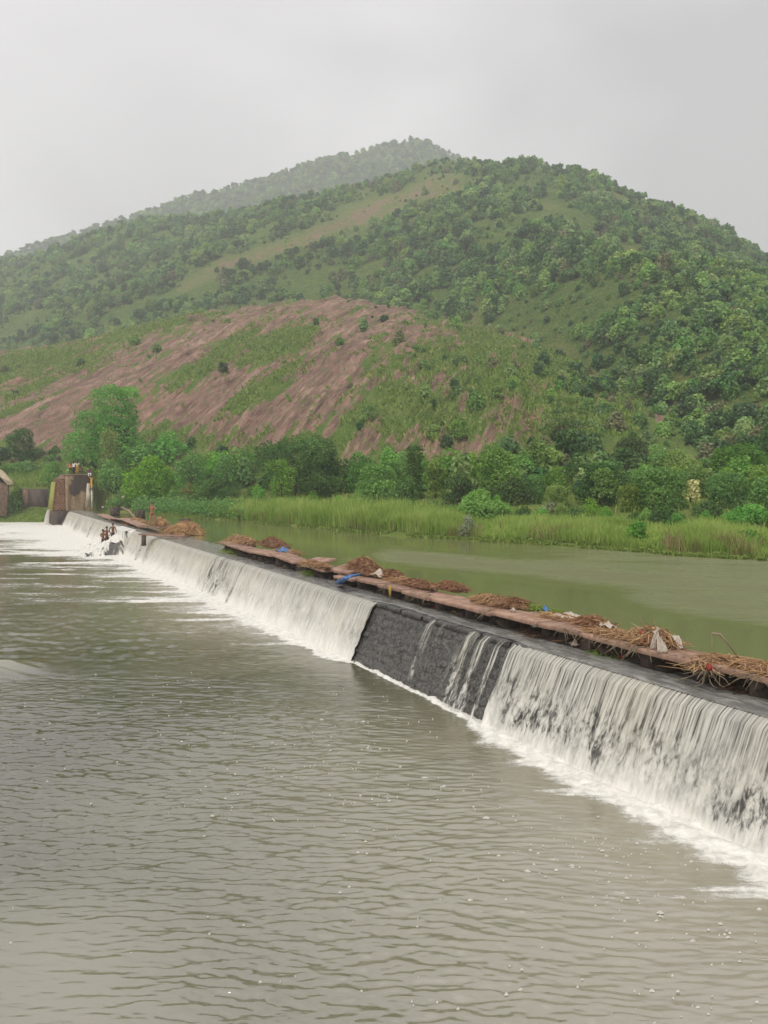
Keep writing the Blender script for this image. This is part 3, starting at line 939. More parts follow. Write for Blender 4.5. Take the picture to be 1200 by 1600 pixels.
def make_lobes(w_, h, base, g, n=9, form='round'):
    """crown of width w_, from height base to h"""
    H = h - base; R = w_ / 2; out = []
    for i in range(n):
        t = g.random()
        if form == 'flat':
            zc = base + H * (.45 + .4 * g.random()); rad = R * math.sqrt(g.random()) * .72; lr = R * g.uniform(.28, .42); lz = H * g.uniform(.18, .28)
            zc -= .25 * H * (rad / R) ** 2
        elif form == 'column':
            zc = base + H * (i + .5) / n * .92; rad = R * .35 * g.random(); lr = R * g.uniform(.55, .8); lz = H / n * 1.1
        elif form == 'mound':
            rad = R * g.random() ** .6 * .7; lr = R * g.uniform(.35, .5); lz = H * g.uniform(.35, .5); zc = base + H * (.55 - .42 * (rad / R)) * g.uniform(.7, 1.05)
        else:
            zc = base + H * (.12 + .70 * t); k_ = math.sin(math.pi * (.26 + .62 * t)); rad = R * .62 * k_ * math.sqrt(g.random()); lr = R * g.uniform(.32, .50); lz = min(H * .3, lr * g.uniform(.7, 1.0))
        a = g.random() * 6.283
        out.append((rad * math.cos(a), rad * math.sin(a), min(zc, h - lz), lr, lr, lz))
    out.append((0, 0, base + H * .5, R * .5, R * .5, H * .42) if form != 'flat' else (0, 0, base + H * .62, R * .5, R * .5, H * .24))
    if form == 'round': out.append((0, 0, base + H * .2, R * .68, R * .68, H * .24))
    out.append((g.normal(0, R * .1), g.normal(0, R * .1), h - H * .22, R * .38, R * .38, H * .22))
    return np.array(out)
def trunk_mb(h, lobes, g, r=.18):
    mb = MB()
    top = np.array([0, 0, h])
    mb.tube([(0, 0, -.4), (g.normal(0, .05), g.normal(0, .05), h * .5), (g.normal(0, .1), g.normal(0, .1), h)], [r * 1.25, r * .9, r * .55], 7)
    for l in lobes[:8]:
        st = np.array([0, 0, h * g.uniform(.5, .95)])
        m = (st + l[:3]) / 2 + np.array([0, 0, -.1 * h])
        mb.tube([st, m, l[:3]], [r * .5, r * .34, r * .12], 5)
    return mb
def crown_mesh(name, lobes, n, size, g, aspect=1.7, jit=.75, shell=.45, low=-.55, rough=.22):
    P, N, k = crown_pts(lobes, n, g, shell, low, rough)
    V, Q = leaves(P, N, size, g, aspect, jit)
    lobe_t = g.normal(0, .13, len(lobes))
    tint = np.clip(.5 + lobe_t[k] + g.normal(0, .17, len(P)), 0, 1)
    return npmesh(name, V, Q, {'tint': tint})

def tree(name, label, cat, px, Y, ytop, wpx, mat, form='round', nl=9, leaf=.30, dens=1.0, base=.12, seed=0, group=None, px_off=0, lobes=None, trunk_r=.16, aspect=1.7, nleaf=None, low=-.55, rough=.22):
    g = np.random.default_rng(1000 + seed)
    P = at(px, 780, Y); x, y = P[0], Y
    z = float(ground_z(np.array([x]), np.array([y]))[0])
    h = at(px, ytop, Y)[2] - z
    w_ = wpx / F * Y
    root = thing(name, label, cat, (x, y, z - .05), 0, group)
    lb = make_lobes(w_, h, h * base, g, nl, form) if lobes is None else np.array([(a * w_, g.normal(0, w_ * .1), b * h, c * w_, c * w_, e * h) for a, b, c, e in lobes])
    area = sum(4 * math.pi * ((l[3] * l[4]) ** 1.6 / 3 * 1 + 2 * (l[3] * l[5]) ** 1.6 / 3) ** (1 / 1.6) for l in lb) * .42
    n = nleaf or int(min(9000, max(250, dens * area / (leaf * leaf / aspect) * 1.45)))
    link('crown', crown_mesh('crown', lb, n, leaf, g, aspect, low=low, rough=rough), mat, root)
    trunk_mb(max(h * .45, .3), lb, g, trunk_r * min(1.5, max(.35, h / 6))).build('trunk', M_BARK, root, True)
    return root

T_ = [
 # name, label, category, px, Y, top row, width px, leaf, form, lobes, leaf size, more
 ('tree', 'tall two-humped tree behind the stone abutment, feathery green with a yellowish top', 'tree', 172, 112, 597, 130, L_BRIGHT, 'round', 9, .36, dict(base=.0, lobes=[(.06, .78, .24, .20), (.26, .86, .15, .09), (-.26, .56, .23, .16), (-.08, .42, .30, .22), (.12, .45, .25, .28), (-.30, .25, .22, .22), (.10, .18, .30, .2), (.1, .62, .24, .2)], nleaf=11000)),
 ('bush', 'light olive leafy bush in front of the two-humped tree behind the abutment', 'bush', 170, 106, 668, 46, L_YELLOW, 'column', 5, .32, dict(base=-.06)),
 ('tree', 'dark green tree at the left edge above the retaining wall', 'tree', 38, 118, 668, 66, L_DARK, 'round', 9, .38, dict(base=-.06)),
 ('bush', 'low dark green bush between the left edge tree and the two-humped tree', 'bush', 88, 121, 700, 40, L_DARK, 'mound', 7, .34, {}),
 ('tree', 'broad dark tree with a wide layered crown, standing left of centre behind the reeds', 'tree', 462, 82, 680, 152, L_DARK, 'flat', 15, .27, dict(base=-.06, dens=1.2)),
 ('bush', 'dark leafy skirt of shrubbery under the broad layered dark tree', 'bush', 490, 79, 728, 110, L_DARK, 'mound', 9, .27, {}),
 ('tree', 'slim yellow-green tree in front of the broad dark layered tree', 'tree', 440, 76, 716, 52, L_YELLOW, 'column', 6, .26, dict(base=-.06)),
 ('bush', 'small bright lime shrub left of the slim yellow-green tree', 'bush', 404, 74, 757, 38, L_BRIGHT, 'round', 6, .24, {}),
 ('bush', 'bright vine-covered thicket immediately right of the abutment, taller part', 'bush', 176, 97.5, 716, 62, L_BRIGHT, 'mound', 10, .32, dict(dens=1.1)),
 ('bush', 'big rounded bright green thicket between the abutment and the small tree belt', 'bush', 240, 95, 710, 92, L_BRIGHT, 'mound', 12, .32, dict(dens=1.1)),
 ('bush', 'dark hollow shrub at the foot of the bright thicket by the abutment', 'bush', 168, 96.2, 756, 40, L_DARK, 'mound', 6, .28, {}),
 ('tree', 'mid green tree at the right shoulder of the bright thicket', 'tree', 300, 92, 706, 62, L_MID, 'round', 9, .30, dict(base=-.06)),
 ('tree', 'leafy green tree just left of the broad dark layered tree', 'tree', 352, 89, 708, 70, L_MID, 'round', 9, .29, dict(base=-.06)),
 ('bush', 'brownish bare shrub standing in the weeds right of the bather on the weir', 'bush', 296, 86, 752, 26, L_BROWN, 'mound', 5, .22, dict(dens=.5)),
 ('bush', 'low dark shrub filling the gap left of the broad layered tree', 'bush', 340, 86, 748, 60, L_DARK, 'mound', 8, .27, {}),
 ('tree', 'green tree standing between the broad layered tree and the round grey-green bush', 'tree', 560, 78, 702, 62, L_MID, 'round', 9, .27, dict(base=-.06)),
 ('tree', 'vine-draped green tree with a knobbly top behind the round grey-green bush', 'tree', 606, 76, 697, 58, L_BRIGHT, 'round', 9, .27, dict(base=-.06)),
 ('bush', 'round grey-green bush rising straight behind the reeds near the centre', 'bush', 584, 70, 724, 88, L_MID, 'round', 10, .22, dict(base=-.06, dens=1.1)),
 ('tree', 'narrow dark column of creeper-hung tree right of the round bush', 'tree', 648, 70, 694, 42, L_DARK, 'column', 8, .22, dict(base=-.06, dens=1.2)),
 ('bush', 'soft green bush at the foot of the creeper column', 'bush', 634, 67, 742, 52, L_MID, 'mound', 8, .22, {}),
 ('tree', 'loose yellow-green tree between the creeper column and the pale-leaved tree', 'tree', 680, 69, 714, 46, L_YELLOW, 'round', 8, .24, dict(base=-.06)),
 ('tree', 'tree with large pale drooping leaves left of the tall rounded green tree', 'tree', 722, 66, 702, 66, L_PALE, 'round', 9, .50, dict(base=-.06, dens=.8, aspect=1.5)),
 ('bush', 'dark shrub beneath the pale large-leaved tree', 'bush', 718, 64.5, 736, 66, L_DARK, 'round', 8, .24, dict(base=-.06)),
 ('tree', 'tall rounded green tree right of the pale large-leaved tree', 'tree', 776, 67, 690, 106, L_MID, 'round', 13, .25, dict(base=-.06, dens=1.15)),
 ('bush', 'dark undergrowth below the tall rounded green tree', 'bush', 800, 62, 744, 80, L_DARK, 'mound', 9, .24, {}),
 ('bush', 'smooth bright green mound of vines sitting on the reed bank', 'bush', 745, 56.5, 763, 96, L_BRIGHT, 'mound', 12, .20, dict(base=-.05, dens=1.2, rough=.12)),
 ('bush', 'low green vine shoulder trailing right of the bright vine mound', 'bush', 785, 56, 789, 46, L_BRIGHT, 'mound', 6, .20, {}),
 ('bush', 'grey-green rounded shrub in the reeds at the waterline below the vine mound', 'bush', 731, 49.6, 803, 34, L_GREY, 'mound', 8, .13, dict(dens=1.0, base=-.1)),
 ('bush', 'light olive round bush with grey twigs right of the tall rounded tree', 'bush', 872, 58.5, 755, 52, L_YELLOW, 'round', 8, .20, dict(base=-.06)),
 ('bush', 'greyish thin shrub under the light olive round bush', 'bush', 866, 55.5, 783, 54, L_GREY, 'mound', 8, .17, dict(dens=.7)),
 ('tree', 'small leafy tree filling the gap left of the light olive bush', 'tree', 836, 63, 738, 52, L_MID, 'round', 8, .23, dict(base=-.06)),
 ('tree', 'dense green tree with a dark hollow, left of the big twin-crowned tree', 'tree', 938, 59, 722, 80, L_DARK, 'round', 12, .23, dict(base=-.06, dens=1.15)),
 ('bush', 'bright leafy cap of creeper on the dense green tree left of the twin-crowned tree', 'bush', 942, 57.8, 730, 60, L_BRIGHT, 'round', 8, .22, dict(base=.25, nl=7)),
 ('tree', 'big twin-crowned olive tree leaning over the right bank', 'tree', 1030, 55, 729, 120, L_MID, 'round', 14, .20, dict(base=-.06, dens=1.1)),
 ('bush', 'olive leafy bush on the left flank of the twin-crowned tree', 'bush', 985, 53.8, 754, 56, L_YELLOW, 'round', 8, .19, dict(base=-.06)),
 ('bush', 'cream-flowering shrub at the right side of the twin-crowned tree', 'bush', 1079, 54, 748, 34, L_CREAM, 'column', 6, .24, dict(base=.3, dens=.8)),
 ('bush', 'dark bush drooping to the water below the twin-crowned tree', 'bush', 1045, 47.5, 788, 60, L_DARK, 'mound', 8, .17, {}),
 ('bush', 'small bright bush at the waterline in front of the twin-crowned tree', 'bush', 999, 42.6, 813, 42, L_BRIGHT, 'round', 7, .16, dict(base=.1)),
 ('tree', 'dark tree with a broken top on the lower slope above the right bank', 'tree', 985, 76, 682, 80, L_DARK, 'round', 10, .26, dict(base=-.06)),
 ('tree', 'pair of dark slim crowns alone on the stony slope right of centre', 'tree', 874, 88, 634, 74, L_DARK, 'round', 10, .30, dict(base=.0, lobes=[(-.05, .82, .14, .18), (.18, .85, .10, .15), (-.1, .5, .25, .25), (.2, .4, .22, .25), (.42, .3, .14, .18), (-.25, .25, .2, .25), (.1, .15, .3, .2)])),
 ('tree', 'bright leafy tree alone on the lower stony slope above the pale-leaved tree', 'tree', 714, 92, 653, 46, L_BRIGHT, 'round', 8, .30, dict(base=-.06)),
 ('bush', 'thin light green bush on the stony slope above the round grey-green bush', 'bush', 575, 100, 630, 40, L_MID, 'round', 7, .27, dict(base=-.06, dens=.7)),
 ('tree', 'single small tree standing on the bare rock in the middle of the slope', 'tree', 509, 170, 552, 17, L_DARK, 'round', 6, .36, dict(base=-.06)),
 ('bush', 'yellow-green wooded bush belt right of the cream-flowering shrub', 'bush', 1060, 66, 700, 90, L_YELLOW, 'mound', 10, .23, {}),
 ('tree', 'leafy green tree above the right grass bank, second from the picture edge', 'tree', 1135, 54, 738, 88, L_MID, 'round', 12, .20, dict(base=-.06)),
 ('tree', 'leafy green tree cut by the right picture edge above the grass bank', 'tree', 1196, 52, 742, 86, L_MID, 'round', 12, .20, dict(base=-.06)),
 ('bush', 'bright low bush on the right grass bank below the edge tree', 'bush', 1172, 47, 786, 84, L_BRIGHT, 'mound', 10, .18, {}),
 ('bush', 'rough bush at the waterline by the right picture edge', 'bush', 1170, 40, 826, 60, L_MID, 'mound', 8, .16, {}),
 ('bush', 'dark shrub mass behind the right grass bank left of the edge trees', 'bush', 1105, 50, 780, 60, L_DARK, 'mound', 9, .19, {}),
 ('tree', 'pale green tree on the slope above the right edge trees', 'tree', 1160, 68, 690, 110, L_MID, 'round', 11, .25, dict(base=-.06)),
 ('tree', 'dark green tree at the right picture edge high above the bank', 'tree', 1202, 74, 655, 70, L_DARK, 'round', 9, .27, dict(base=-.06)),
 ('bush', 'bright bush with long shoots low against the left retaining wall', 'bush', 22, 103.4, 776, 27, L_BRIGHT, 'round', 7, .26, dict(base=-.06)),
 ('bush', 'green bush beside the sloping coping of the left wall', 'bush', 27, 104.5, 757, 26, L_MID, 'mound', 7, .27, {}),
 ('bush', 'yellow-green bush behind the people on the abutment', 'bush', 138, 101.5, 728, 44, L_YELLOW, 'mound', 7, .28, {}),
 ('bush', 'low bright shrub on the ground left of the people on the abutment', 'bush', 84, 107, 718, 40, L_BRIGHT, 'mound', 7, .28, {}),
 ('bush', 'leafy green shrub along the top of the earth bank at the far left', 'bush', 30, 113, 722, 84, L_MID, 'mound', 9, .30, {}),
 ('bush', 'green scrub spilling down the earth bank beside the abutment steps', 'bush', 84, 104.2, 738, 22, L_MID, 'mound', 6, .26, {}),
 ('bush', 'tall weedy thicket at the waterline behind the stub posts', 'bush', 190, 92.3, 770, 50, L_MID, 'mound', 8, .26, {}),
]
for i, (nm, lab, cat, px, Y, yt, wp, mt, form, nl, lf, kw) in enumerate(T_):
    kw = dict(kw); kw.setdefault('base', -.06 if form == 'mound' else .0); kw.pop('nl', None)
    tree(nm, lab, cat, px, Y * 1.02, yt, wp, mt, form, nl, lf, seed=i, **kw)

# belt of lower shrubs between the trees and the slope
BELT = []
g = np.random.default_rng(55)
k = 0
for px in np.arange(150, 1230, 24):
    for j in range(2):
        x = px + g.uniform(-9, 9)
        ysh = float(np.interp((x - 600) / F, SHr, SHy))
        Y = ysh + (g.uniform(8, 11) if j == 0 else g.uniform(22, 30))
        if x < 170 and Y < 102: continue
        mt = [L_MID, L_DARK, L_BRIGHT, L_YELLOW][g.choice(4, p=[.4, .25, .2, .15])]
        wpx_ = g.uniform(24, 44) if j == 0 else g.uniform(50, 90); BELT.append((x, Y, j, wpx_, wpx_ / F * Y * g.uniform(.62, .85), mt))
protos = {}
for i, (x, Y, j, wp, h, mt) in enumerate(BELT):
    P = at(x, 780, Y); z = float(ground_z(P[:1], np.array([Y]))[0])
    key = (mt.name, i % 2)
    if key not in protos:
        gg = np.random.default_rng(400 + len(protos))
        lb = make_lobes(3.0, 2.6, -.1, gg, 10, 'mound')
        protos[key] = crown_mesh('undergrowth', lb, 800, .24, gg)
        protos[key].materials.append(mt)
    w_ = wp / F * Y
    o = link('undergrowth_bush', protos[key], None, None, (P[0], Y, z - .1), g.random() * 6.28)
    o.scale = (w_ / 3.0, w_ / 3.0, h / 2.6)
    shade = {'leaf_dark': 'dark green', 'leaf_mid': 'mid green', 'leaf_bright': 'bright green', 'leaf_yellow_green': 'yellow-green'}[mt.name]
    zone = ['by the bright thicket', 'right of the bright thicket', 'left of the broad dark tree', 'around the broad dark tree', 'beside the round grey-green bush', 'by the creeper column', 'by the pale-leaved tree',
            'by the tall rounded tree', 'by the light olive bush', 'by the dense dark tree', 'by the twin-crowned tree', 'by the far right trees'][int(np.searchsorted([250, 340, 430, 530, 630, 695, 755, 850, 900, 970, 1065], x))]
    lab = f"{shade} {'low' if j == 0 else 'tall'} shrub {'in front of the tree belt' if j == 0 else 'behind the tree belt'} {zone}"
    tag(o, lab, 'bush', lab + 's')

# ---------------------------------------------------------------- trees and scrub of the hills
def hill_proto(seed, w_, h, n, leaf, form):
    gg = np.random.default_rng(seed)
    lb = make_lobes(w_, h, -.2 * h if form == 'mound' else .06 * h, gg, 9, form)
    P, N, k = crown_pts(lb, n, gg, .6, -.4, .5)
    V, Q = leaves(P, N, leaf, gg, 1.5, .8)
    lt = gg.normal(0, .13, len(lb))
    tint = np.clip(.5 + lt[k] + gg.normal(0, .16, len(P)), 0, 1)
    mb = MB(); r = .02 * h
    mb.tube([(0, 0, -.12 * h), (.02 * w_, 0, .3 * h), (0, .02 * w_, .62 * h)], [r * 1.2, r, r * .5], 5)
    TV = np.concatenate(mb.V); TQ = np.concatenate(mb.Q) + len(V); TT = np.concatenate(mb.T) + len(V)
    tint = np.concatenate([tint, np.zeros(len(TQ) + len(TT))])
    return npmesh('hill_tree', np.concatenate([V, TV]), [Q, TQ, TT], {'tint': tint})
H_A = leaf_mat('scrub_leaf_dark', srgb(46, 76, 46), srgb(66, 100, 54), srgb(94, 126, 70), .3, .02, .4)
H_B = leaf_mat('scrub_leaf_mid', srgb(76, 110, 58), srgb(102, 136, 70), srgb(130, 156, 90), .3, .02, .4)
H_C = leaf_mat('scrub_leaf_light', srgb(102, 132, 66), srgb(128, 154, 80), srgb(158, 174, 104), .3, .02, .35)
H_D = leaf_mat('scrub_leaf_dull', srgb(94, 98, 66), srgb(118, 118, 82), srgb(142, 138, 104), .25, .02, .3)
HP = []
for sd_, mt, form in [(1, H_A, 'round'), (2, H_A, 'mound'), (3, H_B, 'round'), (4, H_B, 'mound'), (5, H_B, 'flat'), (6, H_C, 'round'), (7, H_C, 'mound'), (8, H_A, 'flat'), (9, H_D, 'mound')]:
    m = hill_proto(sd_ + 70, 6.0, 5.0, 560, .92, form); m.materials.append(mt); HP.append(m)
PIDX = [.15, .12, .15, .15, .08, .10, .13, .07, .05]

def scatter_pts(fn, n, ylo, yhi, pxlo, pxhi, g):
    """even spread over the ground of a hill, as seen by area"""
    r0, r1 = (pxlo - 600) / F, (pxhi - 600) / F
    Y = np.sqrt(g.uniform(ylo ** 2, yhi ** 2, n)); r = g.uniform(r0, r1, n)
    X = r * Y
    Z, t = fn(X, Y)
    return X, Y, Z, t
g = np.random.default_rng(21)
X, Y, Z, t = scatter_pts(main_z, 20000, 72, 640, -40, 1250, g)
Y2 = 74 + 300 * g.random(6500) ** 1.25; r2 = (g.uniform(600, 1260, 6500) - 600) / F
Z2, t2 = main_z(r2 * Y2, Y2)
X, Y, Z, t = np.concatenate([X, r2 * Y2]), np.concatenate([Y, Y2]), np.concatenate([Z, Z2]), np.concatenate([t, t2])
other = np.maximum(rock_z(X, Y, False)[0], bank_z(X, Y))
ok = (t > .02) & (t < 1.03) & (Z > other - .3)
px, py = pix(np.stack([X, Y, Z], -1))
cl = clearmask(px, py) * (1 + .7 * fbm(X * .05, Y * .05, 3, 133)) + .25 * fbm(X * .03, Y * .03, 3, 33)
patchy = fbm(X * .035 + 3, Y * .035, 4, 34)
ok &= (g.random(len(X)) > sstep(.25, .6, cl) * .90)
ok &= (g.random(len(X)) > sstep(-.05, .42, patchy) * .80)
sel = np.where(ok)[0]
Mx = [X[sel], Y[sel], Z[sel]]
msc = (.40 + .75 * g.random(len(sel)) ** 1.6) * (1.22 - .55 * sstep(-.1, .4, patchy[sel])) * np.interp(Y[sel], [70, 120, 250, 600], [.36, .48, .86, 1.15]) * np.where(cl[sel] > .3, .45, 1) * (1 - .3 * sstep(.9, 1.0, t[sel])) * (1 - .12 * sstep(200, 320, Y[sel]))
mid = g.choice(len(HP), len(sel), p=PIDX)
# rock hill: sparse scrub, thicker to the right
X, Y, Z, t = scatter_pts(rock_z, 9000, 60, 245, -40, 1250, g)
px, py = pix(np.stack([X, Y, Z], -1))
dens = .02 + .34 * sstep(560, 900, px) * sstep(520, 640, py) + .55 * sstep(840, 1040, px) + .9 * sstep(.13, .0, t) + .12 * sstep(520, 640, px) + .6 * sstep(660, 720, py) * sstep(520, 700, px)
dens = dens * (.55 + .9 * fbm(X * .05, Y * .05, 3, 35))
ok = (t > .0) & (t < 1.02) & (g.random(len(X)) < dens) & (Z > main_z(X, Y)[0] - .3)
sel = np.where(ok)[0]
rsc = (.16 + .38 * g.random(len(sel)) ** 2.0) * np.interp(t[sel], [0, .15, 1], [1.2, .9, 1.0])
rid = g.choice(len(HP), len(sel), p=[.10, .18, .12, .22, .02, .05, .15, .02, .14])
AX = [np.concatenate([Mx[0], X[sel]]), np.concatenate([Mx[1], Y[sel]]), np.concatenate([Mx[2], Z[sel]])]
ASC = np.concatenate([msc, rsc]); AID = np.concatenate([mid, rid]); AROCK = np.concatenate([np.zeros(len(msc), bool), np.ones(len(rsc), bool)])
AROT = g.uniform(0, 6.283, len(ASC)); AZS = g.uniform(.8, 1.2, len(ASC))
apx, apy = pix(np.stack(AX, -1))
size_px = ASC * 6.0 / AX[1] * F
inview = (apx > -5) & (apx < 1205)
order = np.argsort(-size_px * inview)
first = order[:290]; rest = order[290:]
SHADE = ['dark green', 'dark green', 'mid green', 'mid green', 'mid green', 'light green', 'light green', 'dark green', 'dull olive']
reps = {}
for i in first:
    o = link('hill_shrub' if AROCK[i] else 'hill_tree', HP[AID[i]], None, None, (AX[0][i], AX[1][i], AX[2][i] - .2), AROT[i])
    s_ = ASC[i]; o.scale = (s_, s_, s_ * AZS[i])
    reps.setdefault(int(AID[i]), o)
    side = ['at the far left', 'left of the rock slope', 'above the rock slope', 'right of the rock slope', 'above the right bank', 'towards the right edge', 'at the right edge'][int(np.searchsorted([150, 330, 620, 800, 960, 1100], apx[i]))]
    lev = ['just under the skyline', 'high on the wooded hill', 'mid wooded hill', 'half way up the slope', 'low on the slope', 'at the foot of the slope'][int(np.searchsorted([330, 420, 500, 590, 670], apy[i]))]
    kind_ = 'scrub bush' if AROCK[i] else 'bushy tree'
    if AROCK[i] and apy[i] < 620: lev = 'on the stony slope'
    big = 'larger ' if size_px[i] > np.median(size_px[first]) else 'smaller '
    lab = f'{big}{SHADE[AID[i]]} {kind_} {lev} {side}'
    tag(o, lab, 'bush' if AROCK[i] else 'tree', lab + ' and its like')
for k in range(len(HP)):
    if k not in reps: reps[k] = reps[list(reps)[0]]

def gn_scatter(name, pts, scale, rot, idx, srcs, mats=()):
    me = bpy.data.meshes.new(name)
    me.vertices.add(len(pts)); me.vertices.foreach_set('co', np.asarray(pts, np.float32).ravel())
    for nm, typ, a in (('sc', 'FLOAT_VECTOR', scale), ('ro', 'FLOAT_VECTOR', rot), ('ix', 'INT', idx)):
        q = me.attributes.new(nm, typ, 'POINT')
        q.data.foreach_set('vector' if typ == 'FLOAT_VECTOR' else 'value', np.asarray(a, np.float32 if typ != 'INT' else np.int32).ravel())
    o = link(name, me)
    ng = bpy.data.node_groups.new(name, 'GeometryNodeTree')
    ng.interface.new_socket('Geometry', in_out='INPUT', socket_type='NodeSocketGeometry')
    ng.interface.new_socket('Geometry', in_out='OUTPUT', socket_type='NodeSocketGeometry')
    N = ng.nodes.new; gi = N('NodeGroupInput'); go = N('NodeGroupOutput')
    iop = N('GeometryNodeInstanceOnPoints'); g2i = N('GeometryNodeGeometryToInstance')
    for s_ in reversed(srcs):
        oi = N('GeometryNodeObjectInfo'); oi.transform_space = 'ORIGINAL'
        oi.inputs['Object'].default_value = s_
        oi.inputs['As Instance'].default_value = False
        ng.links.new(oi.outputs['Geometry'], g2i.inputs[0])
    def na(nm, typ):
        x = N('GeometryNodeInputNamedAttribute'); x.data_type = typ; x.inputs['Name'].default_value = nm
        return x.outputs[0]
    ng.links.new(gi.outputs[0], iop.inputs['Points'])
    ng.links.new(g2i.outputs[0], iop.inputs['Instance'])
    iop.inputs['Pick Instance'].default_value = True
    ng.links.new(na('ix', 'INT'), iop.inputs['Instance Index'])
    ng.links.new(na('ro', 'FLOAT_VECTOR'), iop.inputs['Rotation'])
    ng.links.new(na('sc', 'FLOAT_VECTOR'), iop.inputs['Scale'])
    ng.links.new(iop.outputs[0], go.inputs[0])
    m = o.modifiers.new('scatter', 'NODES'); m.node_group = ng
    return o
srcs = [reps[k] for k in range(len(HP))]
def batch(name, X, Y, Z, sc, zs, idx, rot, label, cat):
    n = len(X)
    scv = np.stack([sc, sc, sc * zs], -1); ro = np.stack([np.zeros(n), np.zeros(n), rot], -1)
    o = gn_scatter(name, np.stack([X, Y, Z - .2], -1), scv, ro, idx, srcs)
    return tag(o, label, cat, kind='stuff')
batch('hill_scrub', *[a[rest] for a in AX], ASC[rest], AZS[rest], AID[rest], AROT[rest], 'dense green scrub and small trees covering the wooded hill and its foot', 'scrub')
X, Y, Z, t = scatter_pts(far_z, 7500, 610, 1030, -40, 1000, g)
zm = main_z(X, Y)[0]
ok = (t > 0) & (t < 1.02) & (Z > zm)
X, Y, Z = X[ok], Y[ok], Z[ok]
batch('far_wood', X, Y, Z, g.uniform(.8, 1.5, len(X)), g.uniform(.7, 1.0, len(X)), g.choice(len(HP), len(X), p=PIDX), g.uniform(0, 6.28, len(X)), 'hazy continuous woodland on the far peak behind the main hill', 'woodland')

# ---------------------------------------------------------------- reeds and grass on the bank
def blades(pts, h, w_, lean, g, nseg=2):
    n = len(pts); a = g.uniform(0, 6.283, n)
    ax = np.stack([np.cos(a), np.sin(a), np.zeros(n)], -1)
    b = a + g.normal(0, .8, n) + 1.57
    dr = np.stack([np.cos(b), np.sin(b), np.zeros(n)], -1)
    h = np.asarray(h)[:, None]; wv = np.asarray(w_)[:, None] * ax; ln = np.asarray(lean)[:, None] * dr
    up = np.array([0, 0, 1.])
    p = pts
    V = np.stack([p - wv, p + wv, p + up * h * .55 + ln * h * .28 - wv * .8, p + up * h * .55 + ln * h * .28 + wv * .8, p + up * h * (1 - .25 * np.abs(ln).sum(1, keepdims=True)) + ln * h], 1)
    i = np.arange(n)[:, None] * 5
    return V.reshape(-1, 3), i + np.array([[0, 1, 3, 2]]), i + np.array([[2, 3, 4]])
def grass_mat(name, a, b, c):
    t = NT(name)
    col = t.ramp(t.attr('tint'), [(0, a), (.5, b), (1, c)])
    p = t.principled(col, .6, .2)
    tr = t.n('BsdfTranslucent'); t.l(col, tr.inputs['Color'])
    ms = t.n('MixShader'); ms.inputs[0].default_value = .35
    t.l(p, ms.inputs[1]); t.l(tr.outputs[0], ms.inputs[2])
    return t.out(ms.outputs[0])
G_REED = grass_mat('reed_green', srgb(126, 156, 70), srgb(154, 180, 86), srgb(190, 202, 122))
G_DRY = grass_mat('reed_dry', srgb(118, 100, 70), srgb(146, 128, 90), srgb(170, 160, 112))
G_LOW = grass_mat('low_grass', srgb(104, 130, 58), srgb(126, 150, 68), srgb(158, 170, 94))
def bankpts(n, pxlo, pxhi, e0, e1, g, p=1.0):
    r = (g.uniform(pxlo, pxhi, n) - 600) / F
    Y = np.interp(r, SHr, SHy) + e0 + (e1 - e0) * g.random(n) ** p
    X = r * Y
    return X, Y, bank_z(X, Y)
def stuff_blades(name, X, Y, Z, h, w_, lean, tint, mat, label, g):
    V, Q, T = blades(np.stack([X, Y, Z - .05], -1), h, w_, lean, g)
    tt = np.concatenate([tint, tint])
    tag(link(name, npmesh(name, V, [Q, T], {'tint': tt}), mat), label, 'grass', kind='stuff')
g = np.random.default_rng(77)
X, Y, Z = bankpts(42000, 330, 1240, .6, 7.5, g, 1.2)
px = 600 + X / Y * F
hh = np.interp(px, [330, 360, 480, 640, 700, 760, 860, 960, 1010, 1050, 1090, 1130, 1240], [1.0, 1.5, 1.9, 1.8, 1.4, .6, 1.0, 1.05, .5, .5, 1.3, .9, .4])
cl = fbm(X * .35, Y * .35, 3, 41)
h = hh * (.55 + .45 * g.random(len(X))) * (1 + .35 * cl)
ok = h > .25
tint = np.clip(.48 + .35 * cl + g.normal(0, .16, len(X)), 0, 1)
stuff_blades('reed_bed', X[ok], Y[ok], Z[ok], h[ok], np.full(ok.sum(), .020) * (Y[ok] / 50), g.uniform(.1, .5, ok.sum()), tint[ok], G_REED, 'tall bright green reed bed along the far bank of the pool', g)
X, Y, Z = bankpts(3600, 330, 1240, .4, 2.4, g)
cl = fbm(X * .5, Y * .2, 3, 42)
ok = cl > -.05
h = (.5 + .7 * g.random(len(X)))
stuff_blades('dry_reeds', X[ok], Y[ok], Z[ok], h[ok], np.full(ok.sum(), .022), g.uniform(.05, .4, ok.sum()), np.clip(g.normal(.5, .22, ok.sum()), 0, 1), G_DRY, 'brown dry reed stems along the foot of the reed bed', g)
X, Y, Z = bankpts(16000, 200, 1240, -.6, 1.2, g)
Z = np.maximum(Z, 1.84)
h = .10 + .22 * g.random(len(X))
ok = fbm(X * .6, Y * .6, 2, 43) > -.35
stuff_blades('shore_weed', X[ok], Y[ok], Z[ok], h[ok], np.full(ok.sum(), .04), g.uniform(.4, 1.2, ok.sum()), np.clip(g.normal(.6, .2, ok.sum()), 0, 1), G_LOW, 'low pale green weed fringing the waterline of the far bank', g)
